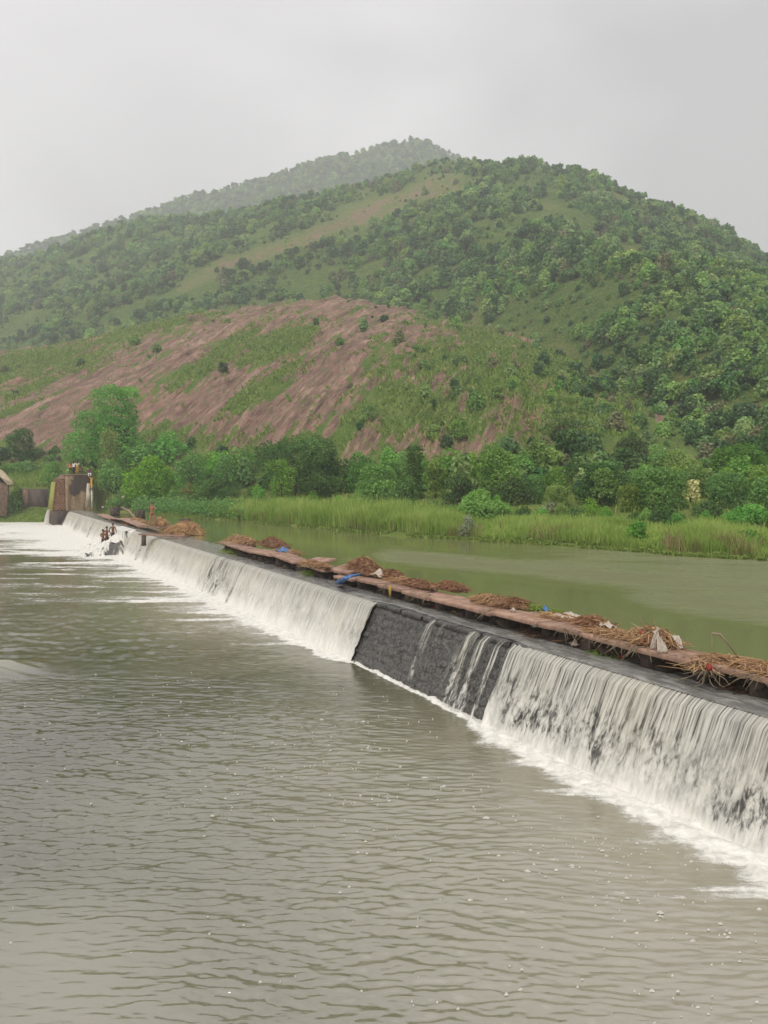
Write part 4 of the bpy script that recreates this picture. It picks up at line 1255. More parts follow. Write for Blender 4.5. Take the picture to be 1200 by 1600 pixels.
# broad-leaved weeds right of the bather
X, Y, Z = bankpts(5200, 205, 380, .2, 5.5, g)
hw = .3 + 1.25 * g.random(len(X)) ** 1.2
P = np.stack([X, Y, Z + hw * (.4 + .6 * g.random(len(X)))], -1)
V, Q = leaves(P, np.tile([0, -.3, 1.0], (len(P), 1)), .30, g, 1.8, .8)
tag(link('broadleaf_weeds', npmesh('broadleaf_weeds', V, Q, {'tint': np.clip(g.normal(.55, .2, len(P)), 0, 1)}), L_MID), 'waist-high broad-leaved weeds on the bank right of the bather', 'weeds', kind='stuff')
# meadow grass behind, abutment side and the downstream bank
X = g.uniform(-62, 34, 26000); Y = g.uniform(45, 125, 26000)
ysh = np.interp(X / Y, SHr, SHy)
ok = (Y > ysh + 5) & (Y < ysh + 42)
X, Y = X[ok], Y[ok]; Z = ground_z(X, Y)
ok = Z > .1
X, Y, Z = X[ok], Y[ok], Z[ok]
stuff_blades('meadow_grass', X, Y, Z, g.uniform(.25, .8, len(X)), np.full(len(X), .05), g.uniform(.2, .9, len(X)), np.clip(g.normal(.45, .2, len(X)), 0, 1), G_LOW, 'rough green grass and weeds between the trees and the hill foot', g)
r = (g.uniform(-30, 80, 9000) - 600) / F; Y = 101.5 + 14 * g.random(9000); X = r * Y; Z = bank_z(X, Y)
ok = (Z > .12) & ((Y < 107) | (Y > 108.5))
stuff_blades('bank_grass', X[ok], Y[ok], Z[ok], g.uniform(.3, 1.0, ok.sum()) * np.where((Y[ok] > 103.5) & (Y[ok] < 108), .35, 1), np.full(ok.sum(), .05), g.uniform(.2, .7, ok.sum()), np.clip(g.normal(.42, .2, ok.sum()), 0, 1), G_REED, 'rough grass on the slope below the retaining wall and above it', g)
# grass tufts on the rock slope
X, Y, Z, t = scatter_pts(rock_z, 150000, 90, 232, -30, 1000, g)
px, py = pix(np.stack([X, Y, Z], -1))
m = patchmask(px, py) + .55 * fbm(X * .25, Y * .25, 3, 44)
ok = (m > .42) & (t > .02) & (t < 1.0)
sel = np.where(ok)[0][:34000]
n = len(sel)
stuff_blades('slope_grass', X[sel], Y[sel], Z[sel], g.uniform(.25, .85, n), np.full(n, .13), g.uniform(.3, 1.1, n), np.clip(g.normal(.5, .22, n), 0, 1), G_LOW, 'short bright grass growing in patches on the rock slope', g)

# ================================================================ abutment and walls at the far end
def mat_abut():
    t = NT('stained_abutment')
    v = t.coord()
    n = t.noise(v, .55, 6, .65, .6); nf = t.noise(v, 5, 5, .6); ns = t.noise(t.coord((1.2, 1.2, .12)), 1.6, 5, .6)
    c = t.mix(t.mrange(nf, .3, .7), srgb(138, 116, 92), srgb(172, 150, 122))
    c = t.mix(t.mrange(ns, .45, .62), c, srgb(118, 98, 76))
    n2 = t.noise(t.coord((1, 1, .45)), .9, 7, .7, .8)
    dist = []
    for P_ in STAIN:
        x = t.n('VectorMath'); x.operation = 'DISTANCE'; t.l(v, x.inputs[0]); x.inputs[1].default_value = P_[:3]
        dist.append(t.math('DIVIDE', x.outputs['Value'], P_[3]))
    dm = t.math('MINIMUM', dist[0], t.math('MINIMUM', dist[1], dist[2]))
    c = t.mix(t.math('MULTIPLY', t.mrange(t.math('MULTIPLY_ADD', n2, 1.6, dm), 2.05, 1.6), .88), c, srgb(56, 48, 47))
    return t.out(t.principled(c, .9, .15, t.bump(nf, .6, .05)))
M_DARKWALL = simple_mat('dark_river_wall', srgb(62, 54, 50), srgb(104, 90, 82), 1.4, .85, .5, .05, stretch=(1, 1, .3))
M_BROWNWALL = simple_mat('brown_masonry', srgb(112, 88, 74), srgb(142, 120, 102), 2.2, .9, .6, .06)
M_BRICK = simple_mat('red_brown_brick', srgb(122, 88, 68), srgb(150, 112, 88), 2.5, .9, .4, .03, rnd=.3)
M_MOSS = simple_mat('mossy_coping', srgb(138, 140, 62), srgb(168, 158, 92), 4, .95, .4, .03)
M_LIME = simple_mat('lime_plaster', srgb(176, 160, 140), srgb(214, 204, 190), 2.5, .85, .3, .02, stretch=(1, 1, .25))
M_PALESTONE = simple_mat('pale_coping', srgb(178, 160, 132), srgb(206, 190, 164), 3, .85, .3, .02)
M_WHITE = simple_mat('white_paint', srgb(216, 212, 200), srgb(232, 228, 218), 6, .6, .1)
M_BLACK = simple_mat('black_paint', srgb(36, 34, 34), srgb(52, 50, 48), 6, .6, .1)
M_YELLOW = simple_mat('yellow_paint', srgb(196, 148, 40), srgb(214, 170, 62), 6, .6, .1)

A0 = onz(103, 798, 1.8)
def along(px, P, z):
    """point on the line through P parallel to the upstream direction, seen at column px"""
    r = (px - 600) / F
    k = (r * P[1] - P[0]) / (B[0] - r * B[1])
    for _ in range(3):
        q = np.array([P[0] + k * B[0], P[1] + k * B[1], z]); x, y = pix(q)
        k += (px - x) / F * P[1] / (B[0] - r * B[1])
    return k
kR = along(147, A0, 1.8)
def AB(k, u, z):
    return np.array([A0[0] + k * B[0] + u * U[0], A0[1] + k * B[1] + u * U[1], z])
def zat(px, py, Y): return at(px, py, Y)[2]
ZT = zat(120, 741, A0[1] + .8)
STAIN = [(*AB(1.9, 0, ZT - 1.1), 1.15), (*AB(1.1, 0, ZT - 1.9), .8), (*AB(2.7, 0, ZT - .7), .8)]
M_ABUT = mat_abut()
ab = thing('abutment', 'tall stained masonry abutment block at the far end of the weir with people on top', 'abutment', tuple(AB(0, 0, 1.2)))
abl = np.array(ab.location)
def pobj(root, mb, name, mat, smooth=False):
    o = mb.build(name, mat, None, smooth); o.parent = root; o.location = tuple(-np.array(root.location)); return o
def hexa(pts8):
    return np.array(pts8), [(0, 3, 2, 1), (4, 5, 6, 7), (0, 1, 5, 4), (1, 2, 6, 5), (2, 3, 7, 6), (3, 0, 4, 7)]
def extr(front, u):
    """a face given as (k, z) corners, carried back by u"""
    n = len(front)
    V = [AB(k, .0, z) for k, z in front] + [AB(k, u, z) for k, z in front]
    Q = [(i, (i + 1) % n, n + (i + 1) % n, n + i) for i in range(n)]
    return np.array(V), Q, n
def extr_mb(front, u, u0=0):
    mb = MB(); V, Q, n = extr(front, u - u0); V = V + np.array([U[0], U[1], 0]) * u0
    mb.add(V, Q)
    if n == 4: mb.Q.append(np.array([(3, 2, 1, 0), (4, 5, 6, 7)]))
    else:
        mb.T.append(np.array([(0, i + 1, i) for i in range(1, n - 1)] + [(n, n + i, n + i + 1) for i in range(1, n - 1)]))
    return mb
bevel(pobj(ab, extr_mb([(0, 1.2), (kR, 1.2), (kR, ZT - .16), (0, ZT - .16)], 6.5), 'wall', M_ABUT), .06, 2)
bevel(pobj(ab, extr_mb([(-.06, ZT - .157), (kR + .06, ZT - .157), (kR + .06, ZT), (-.06, ZT)], 6.6, -.07), 'coping', M_BROWNWALL), .03)
k1 = along(133, A0, 3); k2 = along(142, A0, 3)
zl0, zl1 = zat(138, 792, A0[1] + 2), zat(138, 755, A0[1] + 2)
pobj(ab, extr_mb([(k1, zl0), (k2, zl0 + .1), (k2 - .1, zl1), (k1 + .25, zl1)], -.006, -.012), 'plaster_patch', M_LIME)
# side wing of brick, stepping down to the left
kl0, kl1 = along(81, A0, 1.8), along(85, A0, 5)
pobj(ab, extr_mb([(kl0, 1.2), (-.01, 1.2), (-.01, ZT - .05), (-.35, ZT - .2), (kl1, zat(85, 756, A0[1] - 1))], 3.5, .10), 'side_wall', M_BROWNWALL)
zr = 1.9; row = 0
while zr < ZT - .6:
    tt = (zr - 1.2) / (ZT - 1.2)
    ka = kl0 + (kl1 - kl0) * tt + .05; kb = -.04
    off = 0 if row % 2 else .22
    k = ka - off
    while k < kb - .05:
        e = min(k + .43, kb); s0 = max(k, ka)
        if e - s0 > .1:
            mb = extr_mb([(s0 + .008, zr), (e - .008, zr), (e - .008, zr + .17), (s0 + .008, zr + .17)], .12, .068 + .02 * random.random())
            pobj(ab, mb, 'brick', M_BRICK)
        k += .44
    zr += .19; row += 1
pobj(ab, extr_mb([(kl0 - .22, 1.75), (kl0 + .12, 1.75), (kl1 + .16, zat(85, 753, A0[1] - 1)), (kl1 - .06, zat(85, 753, A0[1] - 1))], 3.4, -.03), 'mossy_edge', M_MOSS)
pobj(ab, extr_mb([(kl0 - .02, -1), (along(99, A0, 0.5), -1), (.12, 1.78), (kl0 + .08, 1.78)], 4, -.10), 'footing', M_DARKWALL)
# painted depth gauge on the right corner
gb = extr_mb([(kR - .34, 2.0), (kR - .05, 2.0), (kR - .05, zat(146, 757, A0[1] + 3)), (kR - .34, zat(146, 757, A0[1] + 3))], -.003, -.03)
go = pobj(ab, gb, 'gauge_board', M_WHITE)
zt_ = 2.06; q = 0
ztop = zat(146, 757, A0[1] + 3)
while zt_ < ztop - .1:
    mb = extr_mb([(kR - (.20 if q % 5 else .30), zt_), (kR - .07, zt_), (kR - .07, zt_ + .07), (kR - (.20 if q % 5 else .30), zt_ + .07)], -.031, -.036)
    o = mb.build('gauge_mark', M_BLACK); o.parent = go
    zt_ += .155; q += 1

def ywall(root, name, pts, Y, thick, mat):
    """wall standing across the view at distance Y, outline given in picture measurements"""
    n = len(pts)
    V = [at(x, y, Y) for x, y in pts] + [at(x, y, Y) + np.array([0, thick, 0]) for x, y in pts]
    mb = MB(); mb.add(V, [(i, (i + 1) % n, n + (i + 1) % n, n + i) for i in range(n)], [(0, i + 1, i) for i in range(1, n - 1)] + [(n, n + i, n + i + 1) for i in range(1, n - 1)])
    return pobj(root, mb, name, mat)
rw = thing('retaining_wall', 'dark stained retaining wall with grass on top, left of the abutment', 'wall', tuple(at(58, 790, 106.6)))
ywall(rw, 'wall', [(24, 800), (84, 800), (84, 764.5), (30, 763.5)], 106.7, .9, M_DARKWALL)
ywall(rw, 'pale_end', [(34, 797), (43, 797), (44, 765), (36, 765)], 106.62, .07, M_BROWNWALL)
ww = thing('wing_wall', 'brown wing wall with a pale sloping coping at the left picture edge', 'wall', tuple(at(0, 805, 104)))
ywall(ww, 'wall', [(-60, 806), (9, 806), (12, 757), (-2, 742), (-60, 716)], 103.2, .5, M_BROWNWALL)
ywall(ww, 'coping', [(-61, 716), (-2, 742), (11, 757.5), (20, 757), (17, 752), (1, 735), (-60, 708)], 103.0, .62, M_PALESTONE)
# side jet running off the end of the weir
def jet():
    n, m = 26, 10
    V = []; 
    a = onz(77.5, 796, 2.0); b = onz(72.5, 820, 0.0)
    for i in range(n):
        t = i / (n - 1)
        for j in range(m):
            f = j / (m - 1) - .5
            w_ = .18 + .16 * t
            P = a + (b - a) * np.array([t ** .55, t ** .55, t ** 1.2])
            V.append(P + np.array([f * w_ * 2, -.12 * math.cos(f * 3) + .03 * math.sin(j * 2.1 + i * .3), 0]))
    me = npmesh('falling_water', V, grid_faces(n, m), {'dens': np.full(n * m, .75), 'white': np.full(n * m, .6), 'drop': np.repeat(np.linspace(0, 1, n), m), 'silt': np.zeros(n * m)}, uv=np.array([(j * .05, i * .08) for i in range(n) for j in range(m)]))
    tag(link('side_jet', me, M_FALL), kind='structure')
jet()
# loose earth face of the bank above the retaining wall
M_EARTH = simple_mat('bare_earth', srgb(140, 112, 90), srgb(178, 150, 124), 1.2, .95, .8, .15)
mb = MB()
gx, gy = np.meshgrid(np.linspace(8, 80, 40), np.linspace(0, 1, 9))
V = []
for x, t in zip(gx.ravel(), gy.ravel()):
    Y = 108.6 + t * 3.4
    P = at(x, 780, Y)
    e = math.sin(math.pi * t) * math.sin(math.pi * (x - 8) / 72)
    V.append((P[0], Y, float(bank_z(np.array([P[0]]), np.array([Y]))[0]) + .16 * e ** .5 - .06 + .12 * float(perlin(np.array(x * .3), np.array(t * 5), 4))))
tag(link('earth_bank', npmesh('earth_bank', V, grid_faces(9, 40)), M_EARTH), kind='structure')

# ================================================================ rubble ramp below the crest
def ramp():
    s0, s1 = 38.6, 49.5
    def zst(Sg, D):
        t = np.clip(-D / 3.8, 0, 1.3)
        edge = sstep(s0 - .1, s0 + .8, Sg + .5 * perlin(Sg * 1.5, D * 1.5, 119)) * sstep(s1, s1 - 4.5, Sg)
        Z = (1.74 - 1.9 * t ** 1.05) * edge - 1.0 * (1 - edge) + .34 * fbm(Sg * 1.2, D * 1.2, 4, 120) * sstep(0, -1.2, D)
        return np.where(D > -.9, np.minimum(Z, 1.72), Z), edge, t
    D, Sg = np.meshgrid(np.linspace(.1, -4.6, 70), np.linspace(s0 - .3, s1, 90), indexing='ij')
    Z, e_, t = zst(Sg, D)
    r = thing('rubble_ramp', 'rough dark stone ramp under white water below the far part of the weir', 'stone ramp', tuple(W(44, -2, 0)))
    o = link('stones', npmesh('stones', W(Sg, D, Z).reshape(-1, 3), grid_faces(*Sg.shape)), M_WET); o.parent = r; o.location = tuple(-np.array(r.location))
    D, Sg = np.meshgrid(np.linspace(.05, -4.6, 120), np.linspace(s0 - .3, s1 + .5, 200), indexing='ij')
    Z, edge, t = zst(Sg, D)
    n1 = fbm(Sg * 2.2, D * .9, 4, 122, .65)
    Z = Z + .06 + .05 * fbm(Sg * 3, D * 1.5, 3, 121)
    Z = np.where(D > -.9, np.maximum(Z, 1.87 - .12 * sstep(0, -.9, D) - (1 - edge) * 3), Z)
    den = np.clip(.74 * sstep(s0 + .5, s0 + 1.5, Sg + .4 * n1) + .18 + .55 * n1, 0, .8)
    me = npmesh('ramp_water', W(Sg, D, Z).reshape(-1, 3), grid_faces(*Sg.shape), {'dens': den.ravel(), 'white': np.full(D.size, .8), 'drop': (.35 + .4 * t).ravel(), 'silt': np.zeros(D.size)}, uv=np.stack([Sg.ravel() * .7, -D.ravel() * .8], -1))
    tag(link('ramp_water', me, M_FALL), kind='structure')
ramp()

# ================================================================ walkway slabs
def mat_slab():
    t = NT('rusty_concrete')
    v = t.coord()
    n = t.noise(v, 1.6, 6, .65, .4); nf = t.noise(v, 14, 5, .65)
    c = t.mix(t.mrange(n, .35, .65), srgb(132, 102, 88), srgb(172, 138, 118))
    c = t.mix(t.mrange(nf, .5, .75), c, srgb(176, 148, 130))
    c = t.mix(t.mrange(t.noise(v, .9, 5, .7), .58, .68), c, srgb(86, 68, 60))
    k = t.math('MULTIPLY_ADD', t.rand(), .3, .85)
    h = t.n('HueSaturation'); t.l(c, h.inputs['Color']); t.l(k, h.inputs['Value'])
    r = t.mrange(n, .35, .6, .8, .5)
    return t.out(t.principled(h.outputs[0], r, .35, t.bump(nf, .45, .015)))
M_SLAB = mat_slab()
DECK = 2.27
sf = [SD(onz(x, y, DECK)) for x, y in ((719, 942.5), (960, 1002.5), (1200, 1063))]
DF = float(np.mean([q[1] for q in sf]))
WSL = .92
def s_of(px, z=DECK, d=None):
    d = DF if d is None else d
    r = (px - 600) / F
    s = 0.0
    lo, hi = -40.0, 100.0
    for _ in range(60):
        m_ = (lo + hi) / 2
        x, _y = pix(W(m_, d, z))
        if x > px: lo = m_
        else: hi = m_
    return (lo + hi) / 2
def slab(s0, s1, label, dz=0, ts=0, td=0, yaw=0, dd=0, w_=WSL, th=.095, seed=0, group=None):
    L = s1 - s0 - .05
    nx, ny = max(3, int(L / .18)), 5
    g = np.random.default_rng(500 + seed)
    gx, gy = np.meshgrid(np.linspace(-L / 2, L / 2, nx + 1), np.linspace(-w_ / 2, w_ / 2, ny + 1), indexing='ij')
    topz = g.normal(0, .0025, gx.shape)
    edge = (np.abs(gx) > L / 2 - .01) | (np.abs(gy) > w_ / 2 - .01)
    jx = np.where(edge, g.normal(0, .005, gx.shape), 0); jy = np.where(edge, g.normal(0, .006, gx.shape), 0)
    n = (nx + 1) * (ny + 1)
    V = np.concatenate([np.stack([gx + jx, gy + jy, topz], -1).reshape(-1, 3), np.stack([gx + jx * .8, gy + jy * .8, topz - th], -1).reshape(-1, 3)])
    gf = grid_faces(nx + 1, ny + 1)
    idx = np.arange(n).reshape(nx + 1, ny + 1)
    per = np.concatenate([idx[:, 0], idx[-1, 1:], idx[-2::-1, -1], idx[0, -2:0:-1]])
    side = [(per[i], per[(i + 1) % len(per)], per[(i + 1) % len(per)] + n, per[i] + n) for i in range(len(per))]
    me = npmesh('concrete_slab', V @ WM(ts, td, yaw).T, [np.concatenate([gf, gf[:, ::-1] + n, side])], smooth=False)
    o = link('concrete_slab', me, M_SLAB)
    o.location = tuple(W((s0 + s1) / 2, DF + WSL / 2 + dd, DECK + dz))
    bevel(o, .004)
    return tag(o, label, 'slab', group)
bp = [1430, 1340, 1255, 1166, 1080, 996, 902, 838, 769, 719, 671, 627, 589, 551]
sb = [s_of(x) for x in bp]
LAB = ['reddish concrete walkway slab just outside the right picture edge', 'reddish concrete walkway slab cut by the right picture edge', 'reddish concrete walkway slab under the long straw roots at the right picture edge',
       'reddish slab with a root bundle hanging from its front edge', 'wide bare reddish slab between the white cloth heap and the upright stick', 'reddish slab carrying the heap with white cloth',
       'long reddish slab under the low straw left of the white cloth heap', 'reddish slab with white rags lying on its back edge', 'reddish slab under the straw heap with the green tuft', 'raised reddish slab overlapping its left neighbour above the yellow bag',
       'slab under the two brown straw heaps left of the yellow bag', 'slab with a yellow rag hanging from its front', 'slab with tangled roots hanging, right of the blue sheet']
for i in range(len(sb) - 1):
    g_ = np.random.default_rng(i)
    slab(sb[i], sb[i + 1], LAB[i], dz=(-.045 if bp[i + 1] < 719 else 0) + g_.normal(0, .012), ts=g_.normal(0, .011), td=g_.normal(0, .015), yaw=g_.normal(0, .010), dd=g_.normal(0, .03), seed=i)
slab(s_of(550), s_of(520), 'short sunken slab beside the blue plastic sheet', dz=-.10, ts=.03, td=-.05, seed=20)
slab(s_of(534), s_of(502), 'broken slab tipped back towards the pool with a dark underside', dz=.10, td=-.22, ts=.03, dd=.25, seed=21)
slab(s_of(504), s_of(470), 'low flat slab with pale straw on it left of the tipped slab', dz=-.02, td=.04, ts=-.03, seed=22)
slab(s_of(484), s_of(455), 'slab tilted up at its right end over a dark hollow', dz=.10, td=-.20, ts=.06, dd=.25, seed=23)
slab(s_of(457), s_of(420), 'slab with a scrap of blue plastic lying on it', dz=.05, ts=-.05, td=.02, seed=24)
slab(s_of(424), s_of(384), 'slab with a reddish root heap, second from the left end of the near walkway', dz=.04, ts=.02, td=-.02, seed=25)
slab(s_of(392), s_of(341), 'leftmost slab of the near walkway with pale straw on it', dz=.02, ts=-.02, td=.03, seed=26)
slab(s_of(246), s_of(214), 'dark wet slab lying under the standing bather', dz=-.10, ts=.05, td=.05, seed=27)
slab(s_of(214), s_of(186), 'grey slab between the two upright stub posts on the far weir', dz=-.08, ts=-.03, td=.0, seed=28)
slab(s_of(188), s_of(160), 'grey slab end close to the abutment', dz=-.16, ts=.03, td=.05, seed=29)
slab(s_of(172), s_of(152), 'small dark slab piece lying against the abutment foot', dz=-.2, ts=-.03, td=.05, seed=31)
a, b_ = SD(onz(218, 835, 2.0)), SD(onz(292, 838, 2.0))
# plank thrust out over the crest with a stub still hanging from it
pl = thing('broken_beam', 'narrow concrete beam jutting over the crest with a stub post hanging from it', 'beam', tuple(onz(255, 836.5, 2.02)))
p1, p2 = onz(219, 834.5, 2.02), onz(292, 838.5, 2.02)
mb = MB()
dv = (p2 - p1) / np.linalg.norm(p2 - p1); sv = np.array([-dv[1], dv[0], 0])
mb.box((p1 + p2) / 2, (np.linalg.norm(p2 - p1), .30, .12), np.stack([dv, sv, np.array([0, 0, 1.])], 1), .012, 3)
pobj(pl, mb, 'beam', M_SLAB)
mb = MB(); q = onz(226, 846, 2.0); q = p1 + (p2 - p1) * .085
mb.box(q + np.array([0, -.05, -.42]), (.24, .26, .72), None, .015, 4)
pobj(pl, mb, 'stub_post', M_DARKWALL)
def post(px, py, w_, h, label, tilt, seed):
    P = onz(px, py, 1.83)
    r = thing('stub_post', label, 'post', tuple(P))
    M = WM(tilt, 0, .3)
    mb = MB(); mb.box(np.array([0, 0, h / 2]), (w_ * .6, w_, h), M, .012, seed)
    mb.build('core', M_DARKWALL, r)
    for k in range(4):
        mb = MB(); mb.box(M @ np.array([-w_ * .30 - .015, (k - 1.5) * w_ * .26, 0]) + np.array([0, 0, h / 2]), (.05, w_ * .13, h * .92), M)
        mb.build('rib', M_DARKWALL, r)
post(180, 806, .85, .95, 'ribbed dark stub post nearest the abutment', .03, 1)
post(219, 813, .8, .95, 'ribbed dark stub post just left of the standing bather', -.05, 2)
post(290, 829, .62, .9, 'ribbed dark stub post in the hay heap right of the bather', .04, 3)
mb = MB(); mb.tube([onz(188, 800, 2.0) + np.array([0, .5, .5]), onz(200, 803, 2.0) + np.array([0, .3, .3]), onz(212, 811, 1.95)], [.16, .15, .14], 6)
tag(mb.build('drift_log', M_TWIG, None, True), 'brown drift log slanting down between the two far stub posts', 'log')
# blocks carrying the slabs
for s in sorted(set([round(x, 2) for x in sb] + [s_of(x) for x in (484, 455, 424, 390, 345, 520)])):
    mb = MB(); mb.box(W(s, DF + .54, 1.975), (.26, .56, .385), WM(), .02, int(s * 10) % 97)
    wobj(mb, 'support_block', M_DARKWALL)

# dark trash lumps added under the walkway so the gap reads as shade
M_GAPSHADE = simple_mat('gap_shade_dark', srgb(40, 33, 29), srgb(70, 56, 46), 7, .7, .9, .05)
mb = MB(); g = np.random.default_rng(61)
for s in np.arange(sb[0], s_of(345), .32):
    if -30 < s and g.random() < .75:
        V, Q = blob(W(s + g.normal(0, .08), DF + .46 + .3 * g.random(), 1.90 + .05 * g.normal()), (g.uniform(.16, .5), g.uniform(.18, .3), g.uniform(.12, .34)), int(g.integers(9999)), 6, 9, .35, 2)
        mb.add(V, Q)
tag(mb.build('gap_shade_trash', M_GAPSHADE, None, True), 'added dark trash lumps standing in for shade in the gap under the slabs', 'flood trash', kind='stuff')

# ================================================================ flood debris
def straw_mat(name, a, b, c):
    t = NT(name)
    col = t.ramp(t.attr('tint'), [(0, a), (.5, b), (1, c)])
    return t.out(t.principled(col, .8, .15))
D_RED = straw_mat('brown_roots', srgb(92, 64, 48), srgb(146, 106, 78), srgb(196, 156, 120))
D_TAN = straw_mat('dry_straw', srgb(124, 92, 66), srgb(176, 138, 100), srgb(218, 188, 146))
D_GREEN = straw_mat('fresh_grass', srgb(90, 120, 44), srgb(120, 148, 60), srgb(158, 172, 96))
D_DARK = straw_mat('wet_dark_roots', srgb(50, 40, 34), srgb(86, 66, 52), srgb(122, 98, 76))
M_MUD = simple_mat('matted_mud', srgb(104, 78, 62), srgb(146, 112, 88), 9, .95, .8, .04)
M_HAYCORE = simple_mat('matted_hay', srgb(150, 116, 78), srgb(186, 148, 104), 9, .95, .8, .04)
def cloth_mat(name, a, b): return simple_mat(name, a, b, 10, .7, .3, .01)
C_WHITE = cloth_mat('white_cloth', srgb(166, 152, 138), srgb(196, 184, 170))
C_BLUE = cloth_mat('blue_plastic', srgb(62, 104, 158), srgb(100, 136, 182))
C_RED = cloth_mat('red_cloth', srgb(124, 36, 36), srgb(160, 60, 52))
C_YEL = cloth_mat('yellow_plastic', srgb(158, 128, 54), srgb(186, 160, 84))

def strands(n, g, rx, ry, h, length, wid, flat=.35, up=0.0, shape='mound'):
    """curved stems tangled over a low mound"""
    th = g.uniform(0, 6.283, n); rr = np.sqrt(g.random(n)) * .95
    x, y = rx * rr * np.cos(th), ry * rr * np.sin(th)
    z = h * np.sqrt(np.maximum(0, 1 - rr ** 2)) * g.uniform(.35, 1.08, n)
    a = g.uniform(0, 6.283, n)
    dirv = np.stack([np.cos(a), np.sin(a) * .8, g.normal(up * .5, flat * .6, n)], -1)
    L = length * g.uniform(.4, 1.4, n)
    cur = g.normal(0, 1.7, (n, 3)); cur[:, 2] -= .6
    t = np.linspace(-.5, .5, 5)
    base = np.stack([x, y, z], -1)
    P = base[:, None] + dirv[:, None] * (t[None, :, None] * L[:, None, None]) + cur[:, None] * ((t ** 2)[None, :, None] * L[:, None, None] * .9)
    r2 = (P[..., 0] / rx) ** 2 + (P[..., 1] / ry) ** 2
    lim = h * np.sqrt(np.clip(1.05 - .8 * r2, .04, 1)) + .03
    stray = (g.random(n) < .05)[:, None]
    P[..., 2] = np.where(stray, P[..., 2], np.minimum(P[..., 2], lim * g.uniform(.8, 1.1, n)[:, None]))
    P[..., 2] = np.maximum(P[..., 2], .005)
    tv = unit(np.gradient(P, axis=1))
    sd_ = unit(np.cross(tv, g.normal(size=(n, 1, 3))))
    up_ = np.cross(tv, sd_)
    wv = (wid * g.uniform(.5, 1.6, n))[:, None, None] * np.array([.35, 1, 1, .9, .25])[None, :, None]
    V = np.stack([P + sd_ * wv, P - .5 * sd_ * wv + .87 * up_ * wv, P - .5 * sd_ * wv - .87 * up_ * wv], 2)   # three-sided stems
    i = np.arange(n)[:, None, None, None] * 15 + np.arange(4)[None, :, None, None] * 3
    j = np.arange(3)[None, None, :, None]; j2 = (j + 1) % 3
    Q = np.concatenate([i + j, i + j2, i + j2 + 3, i + j + 3], -1).reshape(-1, 4)
    tint = np.repeat(np.clip(g.normal(.5, .24, n), 0, 1), 12)
    return V.reshape(-1, 3), Q, tint
ng_ = [0]
def heap(label, px, py, w_, l_, h, mat=None, n=170, length=.4, z=DECK, cat='debris heap', name='debris_heap', core=M_MUD, up=0.0, wid=.009, bits=(), dz=0):
    ng_[0] += 1; h *= .86
    g = np.random.default_rng(900 + ng_[0])
    P = onz(px, py, z)
    wid = max(wid, .30 * P[1] / F)
    root = thing(name, label, cat, (P[0], P[1], z + dz), WANG)
    V, Q = blob((0, 0, h * .12), (l_ * .5, w_ * .47, h * .62), ng_[0], 9, 18, .6, 2.8)
    V[:, 2] = np.maximum(V[:, 2], -.01)
    link('matted_core', npmesh('matted_core', V, np.array(Q)), core, root)
    V, Q, t = strands(int(n * 1.5), g, l_ * .55, w_ * .55, h, length * .8, wid, .35, up)
    link('stems', npmesh('stems', V, Q, {'tint': t}), mat or D_RED, root)
    return root
def rag(label, px, py, z, w_, l_, mat, yaw=0, drop=0.0, crump=.06, cat='rag', name='rag', hgt=.10):
    ng_[0] += 1
    P = onz(px, py, z)
    n, m = 14, 10
    u, v = np.meshgrid(np.linspace(-.5, .5, n), np.linspace(-.5, .5, m), indexing='ij')
    k = ng_[0]
    zz = hgt * np.exp(-((u / .33) ** 2 + (v / .36) ** 2)) + crump * fbm(u * 3 + k, v * 3 + k * 2, 3, k)
    ex = 1 + .25 * fbm(v * 2 + k, 0 * u + k, 2, k + 3)
    X = u * l_ * ex; Y = v * w_ * (1 + .25 * fbm(u * 2 + k, 0 * u, 2, k + 5))
    zz = zz + .02 - drop * sstep(0, .5, -v)
    Y = np.where(v < 0, Y * (1 - .5 * min(drop, 1)), Y)
    me = npmesh(name, np.stack([X, Y, zz], -1).reshape(-1, 3), grid_faces(n, m))
    o = link(name, me, mat, None, tuple(P), WANG + math.pi + yaw)
    sm = o.modifiers.new('thick', 'SOLIDIFY'); sm.thickness = .008
    return tag(o, label, cat)
# near walkway, right to left
heap('long pale straw and roots strewn on the slab at the right picture edge', 1165, 1043, .55, 1.7, .17, D_TAN, 190, .6)
heap('matted brown straw piled on the slab beyond the right picture edge', 1215, 1052, .6, 1.3, .2, D_TAN, 150, .5)
heap('large root heap with white and red cloth on the walkway', 1018, 1006, .62, .95, .42, D_TAN, 300, .45, up=.12)
heap('smaller straw heap right behind the white cloth heap', 1046, 1009, .4, .5, .24, D_TAN, 110, .35)
heap('low spread of reddish straw left of the white cloth heap', 960, 992, .6, 1.5, .12, D_TAN, 200, .5)
heap('brown root heap on the back of the slab beside the white rags', 928, 980, .55, 1.0, .28, D_RED, 240, .4)
heap('thin straw scatter in front of the brown root heap', 945, 990, .4, 1.0, .07, D_RED, 100, .4)
heap('brown straw heap nearest to the green tuft, on its left', 802, 948, .6, 1.2, .28, D_RED, 250, .4)
heap('long low straw heap on the slab above the yellow bag', 768, 943, .55, 1.5, .27, D_TAN, 250, .45)
heap('low brown straw between the green tuft and the white rags', 872, 966, .5, 1.1, .12, D_TAN, 130, .4)
heap('rounded brown root ball left of the raised slab', 706, 922, .55, 1.3, .32, D_RED, 240, .4)
heap('flat straw heap between the root ball and the knobbly heap', 656, 916, .55, 1.7, .25, D_RED, 230, .45)
heap('brown straw scatter on the slab with the yellow rag', 630, 908, .6, 1.7, .12, D_TAN, 150, .45)
heap('rounded brown heap right of the white bag', 611, 902, .55, 1.3, .32, D_RED, 200, .4)
